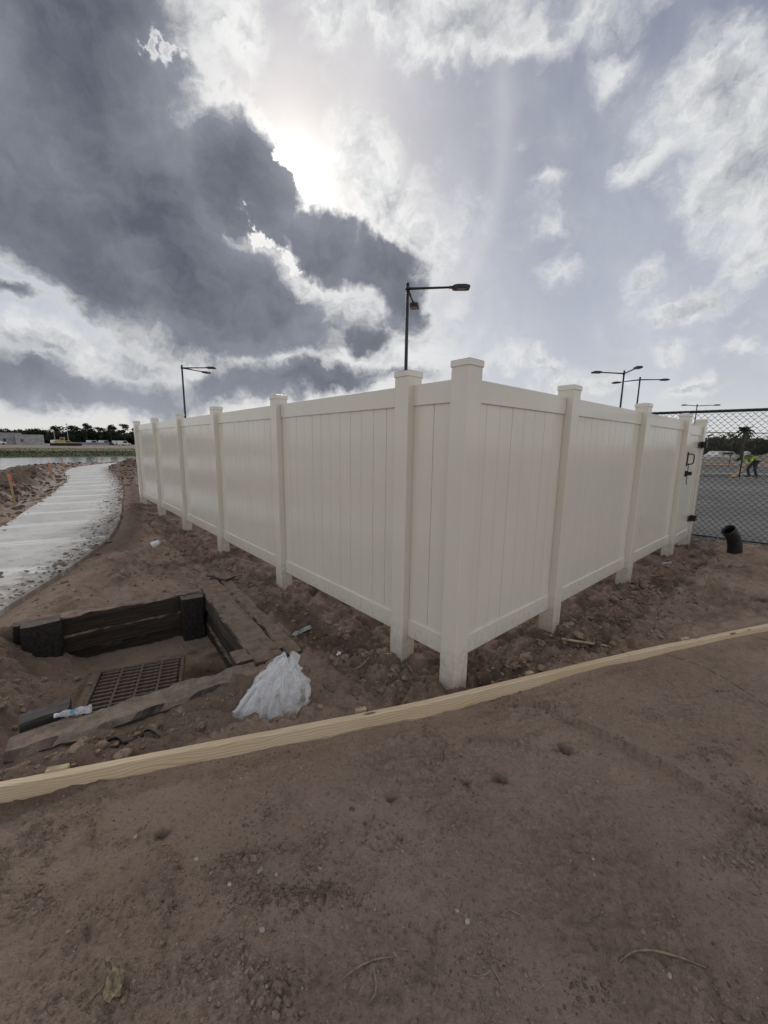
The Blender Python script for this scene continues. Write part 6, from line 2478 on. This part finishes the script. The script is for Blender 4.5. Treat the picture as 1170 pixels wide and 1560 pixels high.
def worker():
    # local: -x is the way he faces (left in the picture), z up
    M = T(20.35, 22.1, 0) @ RZ(.18) @ Matrix.Scale(.98, 4)
    o = link('person', None, None, None, M, label='bent over worker in a lime hi-vis shirt and white hard hat on the asphalt', category='person')
    J = dict(pelvis=(.16, 0, .92, .135), belly=(.02, 0, 1.06, .13), chest=(-.18, 0, 1.20, .15), neck=(-.34, 0, 1.27, .062), head0=(-.42, 0, 1.31, .085), head1=(-.52, 0, 1.33, .10), face=(-.58, 0, 1.27, .075),
             hipL=(.15, .10, .86, .095), kneeL=(-.02, .13, .47, .062), ankL=(.14, .14, .10, .045), toeL=(-.06, .15, .04, .04),
             hipR=(.15, -.10, .86, .095), kneeR=(.12, -.14, .46, .062), ankR=(.26, -.15, .10, .045), toeR=(.06, -.17, .04, .04),
             shL=(-.24, .19, 1.19, .068), elL=(-.33, .25, .92, .045), wrL=(-.43, .20, .68, .032), haL=(-.46, .17, .60, .038),
             shR=(-.24, -.19, 1.19, .068), elR=(-.37, -.27, .93, .045), wrR=(-.47, -.18, .70, .032), haR=(-.51, -.14, .62, .038))
    E = [('pelvis', 'belly'), ('belly', 'chest'), ('chest', 'neck'), ('neck', 'head0'), ('head0', 'head1'), ('head1', 'face'),
         ('pelvis', 'hipL'), ('hipL', 'kneeL'), ('kneeL', 'ankL'), ('ankL', 'toeL'), ('pelvis', 'hipR'), ('hipR', 'kneeR'), ('kneeR', 'ankR'), ('ankR', 'toeR'),
         ('chest', 'shL'), ('shL', 'elL'), ('elL', 'wrL'), ('wrL', 'haL'), ('chest', 'shR'), ('shR', 'elR'), ('elR', 'wrR'), ('wrR', 'haR')]
    skin_body('body', J, E, MAT_SKIN, o, M, 1)

    def fat(names, k):
        return {n: (*J[n][:3], J[n][3] * k if not isinstance(J[n][3], tuple) else J[n][3]) for n in names}
    S = fat(('pelvis', 'belly', 'chest', 'shL', 'elL', 'wrL', 'shR', 'elR', 'wrR'), 1.22)
    S['pelvis'] = (.13, 0, .96, .16)
    sh = skin_body('shirt', S, [e for e in E if e[0] in S and e[1] in S], MAT_HIVIS, o, M, 1)
    P = fat(('pelvis', 'hipL', 'kneeL', 'ankL', 'hipR', 'kneeR', 'ankR'), 1.25)
    skin_body('trousers', P, [e for e in E if e[0] in P and e[1] in P], MAT_JEANS, o, M, 1)
    for s in ('L', 'R'):
        a, t = Vector(J['ank' + s][:3]), Vector(J['toe' + s][:3])
        me = boxes_me('boot', [((t.x - .03, a.y - .055, 0), (a.x + .08, a.y + .055, .09)), ((a.x - .06, a.y - .05, .09), (a.x + .075, a.y + .05, .2))], .03, 2)
        link('boot', me, MAT_BOOT, o, M)
        # four fingers and a thumb, curled round the board
        h = Vector(J['ha' + s][:3])
        V, F = [], []
        for f in range(5):
            dy = (-.03 + .02 * f) if f < 4 else -.045
            p0 = h + Vector((-.01, dy, -.02))
            pts = [p0, p0 + Vector((-.035, 0, -.035)), p0 + Vector((-.03, 0, -.07)), p0 + Vector((-.005, 0, -.082))] if f < 4 else [h + Vector((0, dy * .6, 0)), h + Vector((-.03, dy, -.02)), h + Vector((-.05, dy * .6, -.045)), h + Vector((-.055, 0, -.06))]
            v, q, _ = tube_arrays(pts, [.010, .0095, .009, .007], 6)
            b = len(V)
            V += [tuple(w) for w in v]
            F += [tuple(b + i for i in w) for w in q]
        link('fingers', mesh_np('fingers', V, F, True), MAT_SKIN, o, M)
    hd = (Vector(J['head1'][:3]) - Vector(J['neck'][:3])).normalized()
    up = Vector((-.62, 0, .78)).normalized()
    R = T(-.50, 0, 1.345) @ up.to_track_quat('Z', 'X').to_matrix().to_4x4()
    hat = link('hard_hat', lathe_me('hard_hat', [(.165, -.005), (.158, .008), (.128, .012), (.125, .05), (.105, .095), (.06, .125), (.001, .135)], 20), MAT_HAT, o, M @ R)
    link('brim', boxes_me('brim', [((-.10, -.23, -.006), (.10, -.12, .006))], .004), MAT_HAT, hat, M @ R @ RZ(rad(0)))
    for y in (-.075, .075):
        link('ear', lathe_me('ear', [(.001, -.012), (.03, -.01), (.032, .01), (.001, .014)], 10), MAT_SKIN, o, M @ T(-.47, y * 1.22, 1.315) @ Matrix.Rotation(rad(90), 4, 'X'))
    link('nose', lathe_me('nose', [(.018, 0), (.013, .02), (.001, .036)], 8), MAT_SKIN, o, M @ T(-.61, 0, 1.24) @ Matrix.Rotation(rad(-125), 4, 'Y'))
    link('eyes', boxes_me('eyes', [((-.606, .02, 1.265), (-.596, .045, 1.277)), ((-.606, -.045, 1.265), (-.596, -.02, 1.277))]), MAT_DARKTOOL, o, M)
    # what he works on: pale boards leaning from the ground into his hands
    a, b = M @ Vector((-.46, 0, .585)), M @ Vector((-1.18, .0, .03))
    d = (b - a)
    q = d.to_track_quat('X', 'Z').to_matrix().to_4x4()
    link('plank', box_me('plank', (-.12, -.15, -.02), (d.length, .15, .02), .004), MAT_STICK, None, T(*a) @ q, label='pale plank slanting from the ground into the hands of the worker', category='plank')
    link('plank', box_me('plank', (-.65, -.09, 0), (.55, .09, .04), .004), MAT_STICK, None, T(19.75, 21.55, .004) @ RZ(.35), label='pale plank lying on the asphalt before the worker', category='plank')


worker()
